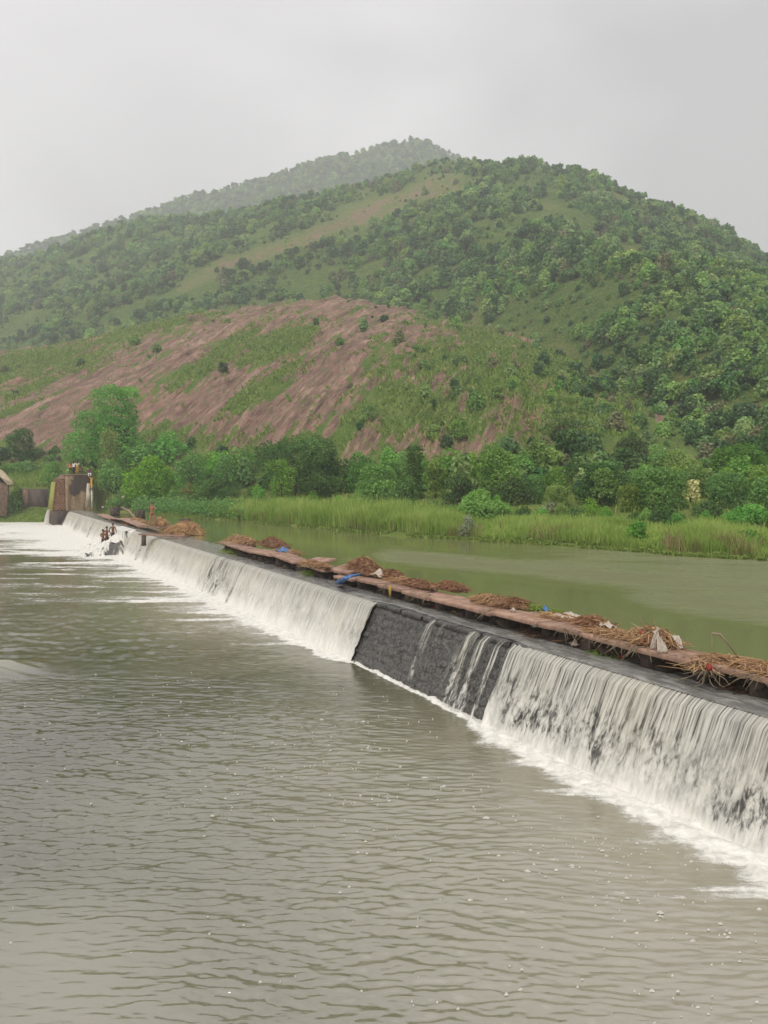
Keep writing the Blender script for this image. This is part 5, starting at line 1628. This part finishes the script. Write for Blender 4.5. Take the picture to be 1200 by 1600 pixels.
heap('tallest brown root heap at the left end of the straight walkway', 567, 893, .8, 1.7, .62, D_RED, 320, .5, up=.2)
heap('brown heap pressed against the right of the tallest root heap', 580, 897, .7, 1.3, .42, D_RED, 200, .45)
heap('straw with long green blades behind the white bag', 597, 899, .5, 1.7, .26, D_TAN, 160, .5, up=.3)
heap('pale straw on the low flat slab left of the tipped slab', 492, 884, .6, 2.4, .22, D_TAN, 150, .6)
heap('reddish root heap on the second slab of the near walkway', 427, 855, .8, 3.0, .60, D_RED, 220, .6, up=.2)
heap('pale reed bundle on the leftmost slab of the near walkway', 378, 849, .8, 4.0, .50, D_TAN, 190, .9, up=.3)
heap('dull straw on the slab with the blue plastic scrap', 452, 864, .5, 2.2, .2, D_TAN, 110, .6)
# under and before the slabs
heap('wet roots and straw packed under the slab left of the yellow bag', 690, 947, .5, 1.2, .16, D_DARK, 150, .5, z=1.83)
heap('brown wet root pile under the slab beside the yellow bag, on its right', 735, 958, .5, 1.0, .20, D_DARK, 150, .4, z=1.83)
heap('dark root pile under the walkway below the white rags', 842, 993, .5, 1.2, .16, D_DARK, 150, .45, z=1.83)
heap('straw clump caught at the front of the slab below the brown root heap', 915, 1008, .5, .75, .26, D_RED, 170, .4, z=1.83)
heap('yellow-green weed clump on the crest under the walkway', 950, 1023, .35, .6, .14, D_GREEN, 110, .4, z=1.83)
heap('dark matted roots under the right-hand slabs', 1165, 1078, .45, .9, .16, D_DARK, 140, .4, z=1.83)
heap('brown roots hanging below the slab with the yellow rag', 655, 936, .5, 1.4, .2, D_RED, 150, .5, z=1.83)
heap('brown roots at the waterline left of the yellow rag', 625, 927, .45, 1.5, .16, D_RED, 130, .5, z=1.83)
heap('green weeds growing at the foot of the tilted slabs', 488, 898, .4, 1.4, .26, D_GREEN, 150, .5, z=1.83, up=.4)
heap('green weed mat on the crest before the leftmost near slab', 365, 864, .5, 3.2, .3, D_GREEN, 160, .6, z=1.83, up=.3)
heap('brown sodden roots below the second near slab', 400, 872, .5, 3.0, .2, D_DARK, 130, .6, z=1.83)
heap('green weed tuft under the slab with hanging roots', 672, 944, .3, .6, .14, D_GREEN, 90, .3, z=1.83)
heap('bright green grass tuft on the walkway between straw and white rags', 833, 953, .35, .7, .17, D_GREEN, 150, .25, up=.8, cat='grass tuft', name='grass_tuft')
heap('small green grass tuft right of the blue scrap', 872, 959, .3, .4, .12, D_GREEN, 80, .22, up=.8, cat='grass tuft', name='grass_tuft')
# far walkway
heap('big tan hay heap around the stub post right of the bather', 293, 834, 1.6, 4.2, 1.1, D_TAN, 300, .9, z=1.83, core=M_HAYCORE)
heap('long tan hay heap lying left of the stub post in the hay', 273, 836, 1.2, 4.0, .75, D_TAN, 240, .9, z=1.83, core=M_HAYCORE)
heap('tan hay tuft behind the standing bather', 251, 822, 1.0, 2.5, .9, D_TAN, 180, .8, z=1.83, core=M_HAYCORE)
heap('heap of pale sticks on the far slabs left of the bather', 212, 816, 1.2, 5, .45, D_TAN, 180, 1.6, z=1.83, core=M_HAYCORE)
heap('small reddish heap at the left foot of the bather', 206, 820, .8, 2.2, .5, D_RED, 130, .8, z=1.83)
# single cloths and plastics
def drape(label, px, py, z, w_, h, mat, lean, seed):
    """cloth hung over a heap: two folds with a crease"""
    P = onz(px, py, z); g = np.random.default_rng(seed)
    n, m = 9, 14
    V = []
    for i in range(n):
        u = i / (n - 1) - .5
        for j in range(m):
            t = j / (m - 1)
            V.append((u * w_ * (1 - .25 * t + .3 * math.sin(t * 5 + seed)) + lean * t ** 1.4 + .012 * math.sin(u * 14 + t * 3), -.16 * (1 - t) + .022 * math.sin(u * 15 + seed + 2 * t), h * t ** .8 + .012 * g.normal()))
    o = link('hanging_cloth', npmesh('hanging_cloth', V, grid_faces(n, m)), mat, None, tuple(P), 0)
    o.modifiers.new('thick', 'SOLIDIFY').thickness = .012
    return tag(o, label, 'cloth')
drape('white cloth strip hanging down the front of the large root heap', 1031, 1018, DECK + .01, .15, .42, C_WHITE, -.10, 1)
drape('narrow white cloth strip slanting over the left of the large root heap', 1016, 1012, DECK + .01, .075, .40, C_WHITE, .15, 2)
drape('red cloth tangled into the left side of the large root heap', 1003, 1003, DECK + .05, .22, .22, C_RED, .05, 3)
drape('white cloth end hanging from the small straw heap behind', 1058, 1011, DECK + .01, .14, .22, C_WHITE, -.05, 4)
rag('yellow scrap at the foot of the large root heap', 1000, 1005, DECK, .12, .16, C_YEL, hgt=.06)
rag('white rags spread on the back edge of the walkway', 876, 967, DECK, .35, .75, C_WHITE, .2, crump=.05)
rag('second white rag lying right beside the spread rags', 890, 964, DECK, .25, .45, C_WHITE, .5, crump=.05)
rag('blue scrap of plastic next to the green tuft', 852, 956, DECK, .14, .2, C_BLUE, .3, hgt=.12)
rag('pale pebble-like scrap left of the green tuft', 802, 956, DECK, .10, .16, C_WHITE, hgt=.05)
rag('yellow bag on the crest under the walkway', 718, 958, 1.83, .22, .42, C_YEL, .2, hgt=.14, name='plastic_bag', cat='bag')
rag('red cloth on the crest under the slab left of the yellow bag', 687, 951, 1.83, .14, .5, C_RED, .2, hgt=.03)
rag('red scrap on the crest below the white cloth heap', 972, 1030, 1.83, .08, .13, C_RED, hgt=.06)
rag('white scrap caught in the straw clump under the walkway', 898, 1009, 1.87, .18, .24, C_WHITE, hgt=.12)
rag('white bag lying beside the rounded brown heap', 592, 901, DECK, .35, .7, C_WHITE, .2, hgt=.26, name='plastic_bag', cat='bag')
rag('crumpled scrap of pale blue plastic on a tilted slab', 443, 862, DECK + .06, .4, .9, C_BLUE, .2, hgt=.16, crump=.12)
rag('pale cloth at the back of the reddish slab by the white cloth heap', 950, 980, DECK + .1, .2, .35, C_WHITE, hgt=.1)
def sheet():
    """blue plastic sheet hanging over the front of the sunken slab"""
    pts = [onz(560, 900, DECK + .03), onz(545, 903, DECK + .03), onz(536, 908, DECK), onz(530, 914, 1.86)]
    n = 18; V = []
    for i in range(n):
        t = i / (n - 1) * (len(pts) - 1); k = min(int(t), len(pts) - 2); f = t - k
        c = pts[k] * (1 - f) + pts[k + 1] * f
        for j in range(8):
            v = j / 7 - .5
            c2 = c + np.array([B[0], B[1], 0]) * v * (.30 + .06 * math.sin(i)) + np.array([0, 0, .05 + .045 * math.sin(j * 1.9 + i * .6)])
            V.append(c2)
    o = link('plastic_sheet', npmesh('plastic_sheet', V, grid_faces(n, 8)), C_BLUE)
    o.modifiers.new('thick', 'SOLIDIFY').thickness = .01
    tag(o, 'bright blue plastic sheet draped over the front of the sunken slab', 'plastic sheet')
sheet()
mb = MB()
P = onz(628, 915, DECK); q = W(SD(P)[0], DF - .03, 0)
g = np.random.default_rng(4)
mb.tube([(q[0], q[1], DECK + .03), (q[0] - .03, q[1] - .03, DECK - .1), (q[0] - .02, q[1] - .05, DECK - .32)], [.05, .06, .035], 6)
tag(mb.build('hanging_rag', C_YEL, None, True), 'yellow rag hanging over the slab edge right of the blue sheet', 'rag')
# sticks and root bundle near the right end
def stick(label, pts, r, mat=M_TWIG, name='drift_stick'):
    mb = MB(); mb.tube(pts, np.linspace(r, r * .45, len(pts)), 6)
    tag(mb.build(name, mat, None, True), label, 'stick')
sp_ = W(s_of(1109), DF + .06, DECK)
stick('upright thin stick rising from the slab front by the hanging roots', [sp_ + np.array([0, 0, -.22]), sp_ + np.array([-.01, 0, .2]), sp_ + np.array([.0, .02, .58])], .016, M_TWIG)
tp = sp_ + np.array([.0, .02, .58])
def topto(px, py): 
    s_, d_ = SD(onz(px, py, DECK)); return onz(px, py, DECK)
e1 = W(s_of(1155, DECK, DF + .5), DF + .5, DECK + .12)
stick('bent straw stalk arching from the upright stick down to the slab on its right', [tp, (tp * .72 + e1 * .28) + np.array([0, 0, .12]), (tp * .4 + e1 * .6) + np.array([0, 0, .08]), e1], .028, M_TWIG)
root = thing('root_bundle', 'pale tangled root bundle hanging in front of the slab by the upright stick', 'root bundle', tuple(W(s_of(1105), DF - .02, DECK - .12)))
g = np.random.default_rng(17)
for k in range(26):
    a = g.uniform(-1.7, 1.7); L = g.uniform(.25, .62)
    d_ = np.array([U[0] * math.sin(a) * 1.0 - B[0] * .35, U[1] * math.sin(a) - B[1] * .35, -.18 - .55 * abs(math.cos(a)) * g.random()])
    p = [np.array([g.normal(0, .05), g.normal(0, .03), g.normal(.05, .05)])]
    for j in range(4):
        d_ = d_ + g.normal(0, .22, 3) * np.array([1, .5, 1]); p.append(p[-1] + d_ * L / 4)
        p[-1][2] = max(p[-1][2], -.19)
    mb = MB(); mb.tube(p, np.linspace(.014, .005, 5), 5); mb.build('root', M_TWIG, root, True)
rag('red thread rag at the foot of the upright stick', 1107, 1047, DECK - .02, .08, .10, C_RED, hgt=.10)
V, Q, t = strands(60, g, .3, .15, .25, .5, .008)
link('stems', npmesh('stems', V, Q, {'tint': t}), D_TAN, root)
# strands trailing from slab edges
for i, px in enumerate((602, 645, 668, 760, 880, 905, 935, 962, 990, 1000, 1062, 1140, 1180)):
    s_ = s_of(px); g = np.random.default_rng(300 + i)
    mb = MB()
    for k in range(7):
        a = W(s_ + g.normal(0, .12), DF + g.uniform(.0, .15), DECK + .02)
        b = a + np.array([-B[0], -B[1], 0]) * g.uniform(.06, .35) + np.array([U[0], U[1], 0]) * g.normal(0, .25) + np.array([0, 0, -g.uniform(.1, .3)])
        mb.tube([a, (a + b) / 2 + np.array([0, 0, .06]), b], [.008, .007, .004], 4)
    near = {602: 'right of the blue sheet', 645: 'right of the yellow rag', 668: 'at the raised slab step', 760: 'above the yellow bag', 880: 'below the white rags', 905: 'below the brown root heap', 935: 'over the yellow-green weeds', 962: 'left below the white cloth heap', 990: 'under the white cloth heap', 1000: 'under the red cloth', 1062: 'on the wide bare slab', 1140: 'right of the root bundle', 1180: 'near the right picture edge'}[px]
    tag(mb.build('trailing_straw', M_TWIG, None, True), f'few straw stalks hanging over the slab edge {near}', 'straw')

# ================================================================ people
SKIN = simple_mat('skin_brown', srgb(104, 68, 50), srgb(126, 84, 62), 9, .5, .1, .01)
SKIN2 = simple_mat('skin_tan', srgb(156, 108, 82), srgb(176, 126, 98), 9, .5, .1, .01)
HAIR = simple_mat('black_hair', srgb(22, 20, 20), srgb(36, 32, 30), 20, .5, .2, .01)
def cl(n, a, b): return simple_mat(n, srgb(*a), srgb(*b), 14, .85, .3, .01)
CL = dict(dark=cl('dark_shorts', (36, 32, 36), (58, 52, 54)), maroon=cl('maroon_cloth', (96, 34, 58), (122, 50, 72)), white=cl('white_shirt', (206, 204, 202), (228, 226, 222)), cream=cl('cream_cloth', (206, 196, 160), (226, 216, 184)),
          orange=cl('orange_shirt', (196, 106, 66), (214, 128, 88)), black=cl('black_trousers', (26, 26, 30), (42, 42, 46)), purple=cl('purple_shirt', (96, 42, 98), (124, 62, 122)), yellow=cl('yellow_cloth', (204, 156, 44), (222, 180, 74)), red=cl('red_briefs', (104, 36, 36), (132, 52, 48)))
def skin_obj(name, J, E, mat, parent, sub=1, root=0):
    names = list(J)
    ix = {n: i for i, n in enumerate(names)}
    me = bpy.data.meshes.new(name)
    me.from_pydata([J[n][0] for n in names], [(ix[a], ix[b]) for a, b in E], [])
    o = link(name, me, mat, parent)
    m = o.modifiers.new('skin', 'SKIN'); m.use_smooth_shade = True; m.branch_smoothing = .4
    for n in names:
        r = J[n][1]
        sv = me.skin_vertices[0].data[ix[n]]
        sv.radius = r if isinstance(r, tuple) else (r, r)
        sv.use_root = (ix[n] == root)
    s = o.modifiers.new('smooth', 'SUBSURF'); s.levels = s.render_levels = sub
    return o
def stand(): 
    return dict(pelvis=((0, 0, .93), (.15, .10)), belly=((0, 0, 1.10), (.135, .09)), chest=((0, .01, 1.28), (.165, .105)), neckb=((0, .01, 1.42), (.075, .065)), neck=((0, -.01, 1.49), .052), head=((0, -.025, 1.58), (.078, .095)), crown=((0, -.015, 1.665), (.06, .075)),
        shL=((.175, .01, 1.385), .058), elL=((.235, .03, 1.12), .041), wrL=((.245, -.04, .88), .029), haL=((.245, -.06, .80), (.018, .036)),
        shR=((-.175, .01, 1.385), .058), elR=((-.235, .03, 1.12), .041), wrR=((-.245, -.04, .88), .029), haR=((-.245, -.06, .80), (.018, .036)),
        hipL=((.085, 0, .88), .09), knL=((.10, -.015, .49), .058), anL=((.10, .02, .09), .038), toL=((.11, -.13, .03), (.04, .025)),
        hipR=((-.085, 0, .88), .09), knR=((-.10, -.015, .49), .058), anR=((-.10, .02, .09), .038), toR=((-.11, -.13, .03), (.04, .025)))
EDG = [('pelvis', 'belly'), ('belly', 'chest'), ('chest', 'neckb'), ('neckb', 'neck'), ('neck', 'head'), ('head', 'crown')] + \
      [(a + s, b + s) for s in 'LR' for a, b in (('sh', 'el'), ('el', 'wr'), ('wr', 'ha'), ('hip', 'kn'), ('kn', 'an'), ('an', 'to'))] + [('chest', 'shL'), ('chest', 'shR'), ('pelvis', 'hipL'), ('pelvis', 'hipR')]
def person(label, loc, face, J, wear, skin=SKIN, scale=1.0, group=None):
    """wear: list of (name, material, chain kind)"""
    root = thing('person', label, 'person', tuple(loc), face, group)
    root.scale = (scale,) * 3
    J = dict(J); E = list(EDG)
    for s in 'LR':      # five fingers a hand
        h = np.array(J['ha' + s][0]); w_ = np.array(J['wr' + s][0]); d = (h - w_); d /= np.linalg.norm(d) + 1e-9
        sd_ = np.cross(d, np.array([1., 0, 0])); sd_ = sd_ / (np.linalg.norm(sd_) + 1e-9)
        if np.linalg.norm(np.cross(d, [1, 0, 0])) < .3: sd_ = np.array([0, 1., 0])
        for f, (o, L) in enumerate(((-.028, .07), (-.01, .08), (.01, .075), (.028, .06))):
            J[f'f{f}{s}'] = (tuple(h + sd_ * o + d * L), .009); E.append(('ha' + s, f'f{f}{s}'))
        J['th' + s] = (tuple(h - sd_ * .055 + d * .015), .010); E.append(('wr' + s, 'th' + s))
    J['nose'] = ((J['head'][0][0] + (J['head'][0][0] - J['crown'][0][0]) * 0, J['head'][0][1] - .105, J['head'][0][2] - .005), .014); E.append(('head', 'nose'))
    skin_obj('body', J, E, skin, root)
    hd = np.array(J['head'][0]); cw = np.array(J['crown'][0])
    V, Q = blob(cw + np.array([0, .025, -.012]), (.088, .105, .082), 3, 8, 12, .05)
    link('hair', npmesh('hair', V, np.array(Q)), HAIR, root)
    for sx in (-1, 1):
        V, Q = blob(hd + np.array([sx * .03, -.088, .022]), (.012, .008, .008), 1, 5, 6, 0); link('eye', npmesh('eye', V, np.array(Q)), HAIR, root)
        V, Q = blob(hd + np.array([sx * .082, .0, .0]), (.012, .022, .032), 1, 5, 6, 0); link('ear', npmesh('ear', V, np.array(Q)), skin, root)
    grow = lambda r, k: tuple(np.array(r if isinstance(r, tuple) else (r, r)) * k + .012)
    mixp = lambda a, b, t: tuple(np.array(J[a][0]) * (1 - t) + np.array(J[b][0]) * t)
    for nm, mt, kind in wear:
        if kind == 'shorts' or kind == 'briefs' or kind == 'trousers':
            t = {'briefs': .18, 'shorts': .72, 'trousers': .93}[kind]
            K = dict(pelvis=(J['pelvis'][0], grow(J['pelvis'][1], 1.04)), waist=(mixp('pelvis', 'belly', .45), grow(J['belly'][1], 1.05)))
            e = [('pelvis', 'waist')]
            for s in 'LR':
                K['hip' + s] = (J['hip' + s][0], grow(J['hip' + s][1], 1.06)); e.append(('pelvis', 'hip' + s))
                if kind == 'trousers':
                    K['kn' + s] = (J['kn' + s][0], grow(.06, 1.2)); K['an' + s] = (mixp('kn' + s, 'an' + s, t), grow(.045, 1.3)); e += [('hip' + s, 'kn' + s), ('kn' + s, 'an' + s)]
                else:
                    K['leg' + s] = (mixp('hip' + s, 'kn' + s, t), grow(.075, 1.15)); e.append(('hip' + s, 'leg' + s))
            skin_obj(nm, K, e, mt, root)
        elif kind == 'wrap':
            K = dict(pelvis=(J['pelvis'][0], grow(J['pelvis'][1], 1.08)), waist=(mixp('pelvis', 'belly', .5), grow(J['belly'][1], 1.05)), hem=(tuple((np.array(J['anL'][0]) + np.array(J['anR'][0])) / 2 + np.array([0, 0, .05])), (.19, .14)), kn=(tuple((np.array(J['knL'][0]) + np.array(J['knR'][0])) / 2), (.17, .14)))
            skin_obj(nm, K, [('pelvis', 'waist'), ('pelvis', 'kn'), ('kn', 'hem')], mt, root)
        else:
            K = {k: (J[k][0], grow(J[k][1], 1.05)) for k in ('belly', 'chest', 'shL', 'shR')}
            K['nb'] = (mixp('chest', 'neckb', .75), (.09, .08)); K['hem'] = (mixp('belly', 'pelvis', .75), grow(J['pelvis'][1], 1.0))
            e = [('belly', 'chest'), ('chest', 'nb'), ('chest', 'shL'), ('chest', 'shR'), ('belly', 'hem')]
            for s in 'LR': K['sl' + s] = (mixp('sh' + s, 'el' + s, .75), grow(.045, 1.15)); e.append(('sh' + s, 'sl' + s))
            skin_obj(nm, K, e, mt, root)
    return root
def put(J, **kw):
    for k, v in kw.items():
        J[k] = (v, J[k][1])
    return J
def crouch():
    J = stand()
    return put(J, pelvis=(0, .12, .36), belly=(0, .06, .52), chest=(0, -.02, .70), neckb=(0, -.06, .83), neck=(0, -.09, .90), head=(0, -.115, .985), crown=(0, -.105, 1.07),
               shL=(.175, -.03, .80), elL=(.21, -.20, .60), wrL=(.12, -.36, .52), haL=(.09, -.43, .50), shR=(-.175, -.03, .80), elR=(-.21, -.20, .60), wrR=(-.12, -.36, .52), haR=(-.09, -.43, .50),
               hipL=(.09, .10, .33), knL=(.15, -.28, .47), anL=(.12, -.06, .09), toL=(.13, -.21, .03), hipR=(-.09, .10, .33), knR=(-.15, -.28, .47), anR=(-.12, -.06, .09), toR=(-.13, -.21, .03))
def sit():
    J = stand()
    return put(J, pelvis=(0, .10, .10), belly=(0, .09, .27), chest=(0, .05, .46), neckb=(0, .02, .60), neck=(0, 0, .67), head=(0, -.02, .76), crown=(0, -.01, .845),
               shL=(.175, .04, .57), elL=(.24, .0, .32), wrL=(.16, -.2, .2), haL=(.14, -.27, .19), shR=(-.175, .04, .57), elR=(-.24, .0, .32), wrR=(-.16, -.2, .2), haR=(-.14, -.27, .19),
               hipL=(.09, .06, .09), knL=(.12, -.36, .10), anL=(.12, -.34, -.32), toL=(.13, -.48, -.36), hipR=(-.09, .06, .09), knR=(-.12, -.36, .10), anR=(-.12, -.34, -.32), toR=(-.13, -.48, -.36))
def armed(J, s, el, wr, ha):
    return put(J, **{'el' + s: el, 'wr' + s: wr, 'ha' + s: ha})
# three bathers in the white water, seen from behind
FB = math.atan2(B[1] * .5 + U[1], B[0] * .5 + U[0]) + math.pi / 2     # facing up the fall
for lab, px, pyt, Y, dz, pose, rot in (
    ('tallest of three bare-backed people in dark shorts in the white water, rightmost', 176.5, 817.5, 60.5, 0, 'a', .1),
    ('middle one of three bare-backed people in dark shorts in the white water', 167, 823, 59.6, 0, 'b', .0),
    ('lowest of three bare-backed people in dark shorts in the white water, leftmost', 161, 827.5, 59.0, 0, 'c', -.2)):
    J = stand()
    if pose == 'a': armed(J, 'L', (.27, .02, 1.14), (.25, -.14, .95), (.22, -.20, .90)); put(J, knR=(-.11, -.10, .50), anR=(-.11, .02, .12), toR=(-.12, -.12, .06))
    if pose == 'b': armed(J, 'R', (-.26, -.06, 1.14), (-.16, -.24, 1.02), (-.10, -.30, 1.0))
    if pose == 'c': armed(J, 'L', (.25, -.10, 1.16), (.18, -.28, 1.04), (.13, -.33, 1.02)); put(J, knL=(.11, -.12, .50), anL=(.11, .0, .12))
    z = at(px, pyt, Y)[2] - 1.70 * .97
    P = at(px, 830, Y)
    person(lab, (P[0], Y, z), FB + rot, J, [('shorts', CL['dark'], 'shorts')], SKIN, .97)
# bather standing on the crest facing the river
J = stand()
armed(J, 'L', (.25, -.10, 1.20), (.05, -.24, 1.24), (-.03, -.25, 1.27)); armed(J, 'R', (-.26, -.12, 1.24), (-.14, -.24, 1.42), (-.08, -.22, 1.49))
put(J, hipL=(.09, 0, .88), knL=(.14, -.03, .49), anL=(.17, .0, .09), toL=(.19, -.14, .03), knR=(-.14, -.03, .49), anR=(-.17, .0, .09), toR=(-.19, -.14, .03))
P = onz(238, 823, 1.84)
person('person in small dark red briefs standing on the crest with arms folded up', P, .25, J, [('briefs', CL['red'], 'briefs')], SKIN2, (at(238, 784.5, P[1])[2] - 1.84) / 1.72)
# people on the abutment
TOPZ = ZT + .005
def abp(px, u): 
    k = along(px, A0 + np.array([U[0], U[1], 0]) * u, TOPZ)
    return AB(k, u, TOPZ)
J = stand()
person('person in an orange shirt standing at the left end of the abutment top', abp(110, 1.4), .5, J, [('shirt', CL['orange'], 'shirt'), ('shorts', CL['dark'], 'shorts')], SKIN, .92)
person('person in a white shirt and black trousers standing on the abutment', abp(115.5, 1.0), -.4, stand(), [('shirt', CL['white'], 'shirt'), ('trousers', CL['black'], 'trousers')], SKIN, .98)
person('person in a cream cloth over yellow standing right of the white shirt', abp(121, 1.5), .2, stand(), [('shirt', CL['cream'], 'shirt'), ('wrap', CL['yellow'], 'wrap')], SKIN, 1.02)
person('person in maroon crouching on the abutment between the standing group and the sitter', abp(127.5, .9), -.3, crouch(), [('shirt', CL['maroon'], 'shirt'), ('shorts', CL['dark'], 'shorts')], SKIN, .98)
person('person in a purple shirt and white trousers sitting on the abutment edge, legs hanging', abp(139.5, .22) + np.array([0, 0, .0]), math.atan2(U[1], U[0]) - math.pi / 2 , sit(), [('shirt', CL['purple'], 'shirt'), ('trousers', CL['white'], 'trousers')], SKIN, 1.0)
k = along(145.2, A0, ZT - 1.2)
J = stand(); armed(J, 'L', (.25, -.12, 1.55), (.16, -.18, 1.74), (.14, -.19, 1.82)); armed(J, 'R', (-.25, -.12, 1.55), (-.16, -.18, 1.74), (-.14, -.19, 1.82))
person('person in yellow climbing the right corner of the abutment above the gauge', AB(kR - .28, -.26, ZT - 1.72), math.atan2(U[1], U[0]) + math.pi / 2, J, [('shirt', CL['yellow'], 'shirt'), ('wrap', CL['yellow'], 'wrap')], SKIN, .9)
# gauge ledge for the climber
mb = extr_mb([(kR - .55, ZT - 1.80), (kR + .02, ZT - 1.80), (kR + .02, ZT - 1.72), (kR - .55, ZT - 1.72)], -.006, -.34); pobj(ab, mb, 'ledge', M_BROWNWALL)
# a goat on the rock slope
def hit(px, py):
    for Y in np.arange(60, 400, .5):
        P = at(px, py, Y)
        if P[2] < float(ground_z(P[:1], P[1:2])[0]): return P
    return P
P = hit(24.5, 619)
gt = thing('goat', 'small dark brown goat standing on the grass of the rock slope at far left', 'goat', (P[0], P[1], float(ground_z(P[:1], P[1:2])[0])), .5)
M_GOAT = simple_mat('goat_coat', srgb(52, 34, 30), srgb(78, 50, 42), 8, .8, .2, .01)
GJ = dict(hip=((.40, 0, .72), (.13, .15)), mid=((0, 0, .70), (.15, .17)), chest=((-.38, 0, .74), (.13, .17)), neck=((-.55, 0, .90), (.08, .09)), head=((-.68, 0, 1.04), (.06, .07)), muz=((-.86, 0, .97), .035), tail=((.56, 0, .82), .03), earL=((-.66, .12, 1.06), .02), earR=((-.66, -.12, 1.06), .02), hornL=((-.60, .05, 1.20), .016), hornR=((-.60, -.05, 1.20), .016))
GE = [('hip', 'mid'), ('mid', 'chest'), ('chest', 'neck'), ('neck', 'head'), ('head', 'muz'), ('hip', 'tail'), ('head', 'earL'), ('head', 'earR'), ('head', 'hornL'), ('head', 'hornR')]
for s, y in (('L', .10), ('R', -.10)):
    GJ['st' + s] = ((.42, y, .50), .075); GJ['hk' + s] = ((.52, y, .26), .035); GJ['hf' + s] = ((.46, y, .03), .032)
    GJ['fs' + s] = ((-.38, y, .50), .06); GJ['fk' + s] = ((-.37, y, .27), .034); GJ['ff' + s] = ((-.38, y, .03), .030)
    GE += [('hip', 'st' + s), ('st' + s, 'hk' + s), ('hk' + s, 'hf' + s), ('chest', 'fs' + s), ('fs' + s, 'fk' + s), ('fk' + s, 'ff' + s)]
gb = skin_obj('body', GJ, GE, M_GOAT, gt)
gt.scale = (1.15,) * 3
# white plastic bits caught in the thicket
for px, py, Y, lab in ((192, 777, 92.0, 'white plastic bag caught in the thicket right of the abutment'), (161, 793, 95, 'small white plastic scrap on the slab by the abutment foot')):
    V, Q = blob((0, 0, 0), (.15, .13, .17), int(px), 8, 10, .3)
    tag(link('plastic_bag', npmesh('plastic_bag', V, np.array(Q)), C_WHITE, None, tuple(at(px, py, Y))), lab, 'bag')

# ================================================================ haze over the whole valley
def haze():
    t = NT('valley_haze')
    v = t.n('VolumePrincipled')
    v.inputs['Color'].default_value = (0.95, 0.975, 1.0, 1)
    v.inputs['Density'].default_value = 0.00072
    v.inputs['Anisotropy'].default_value = 0.0
    t.l(v.outputs[0], t.o.inputs['Volume'])
    mb = MB()
    z0, z1 = -3.2, 480.0
    mb.box((0, 0, (z0 + z1) / 2), (8800, 8800, z1 - z0))
    o = mb.build('haze', t.m)
    tag(o, kind='stuff')
haze()
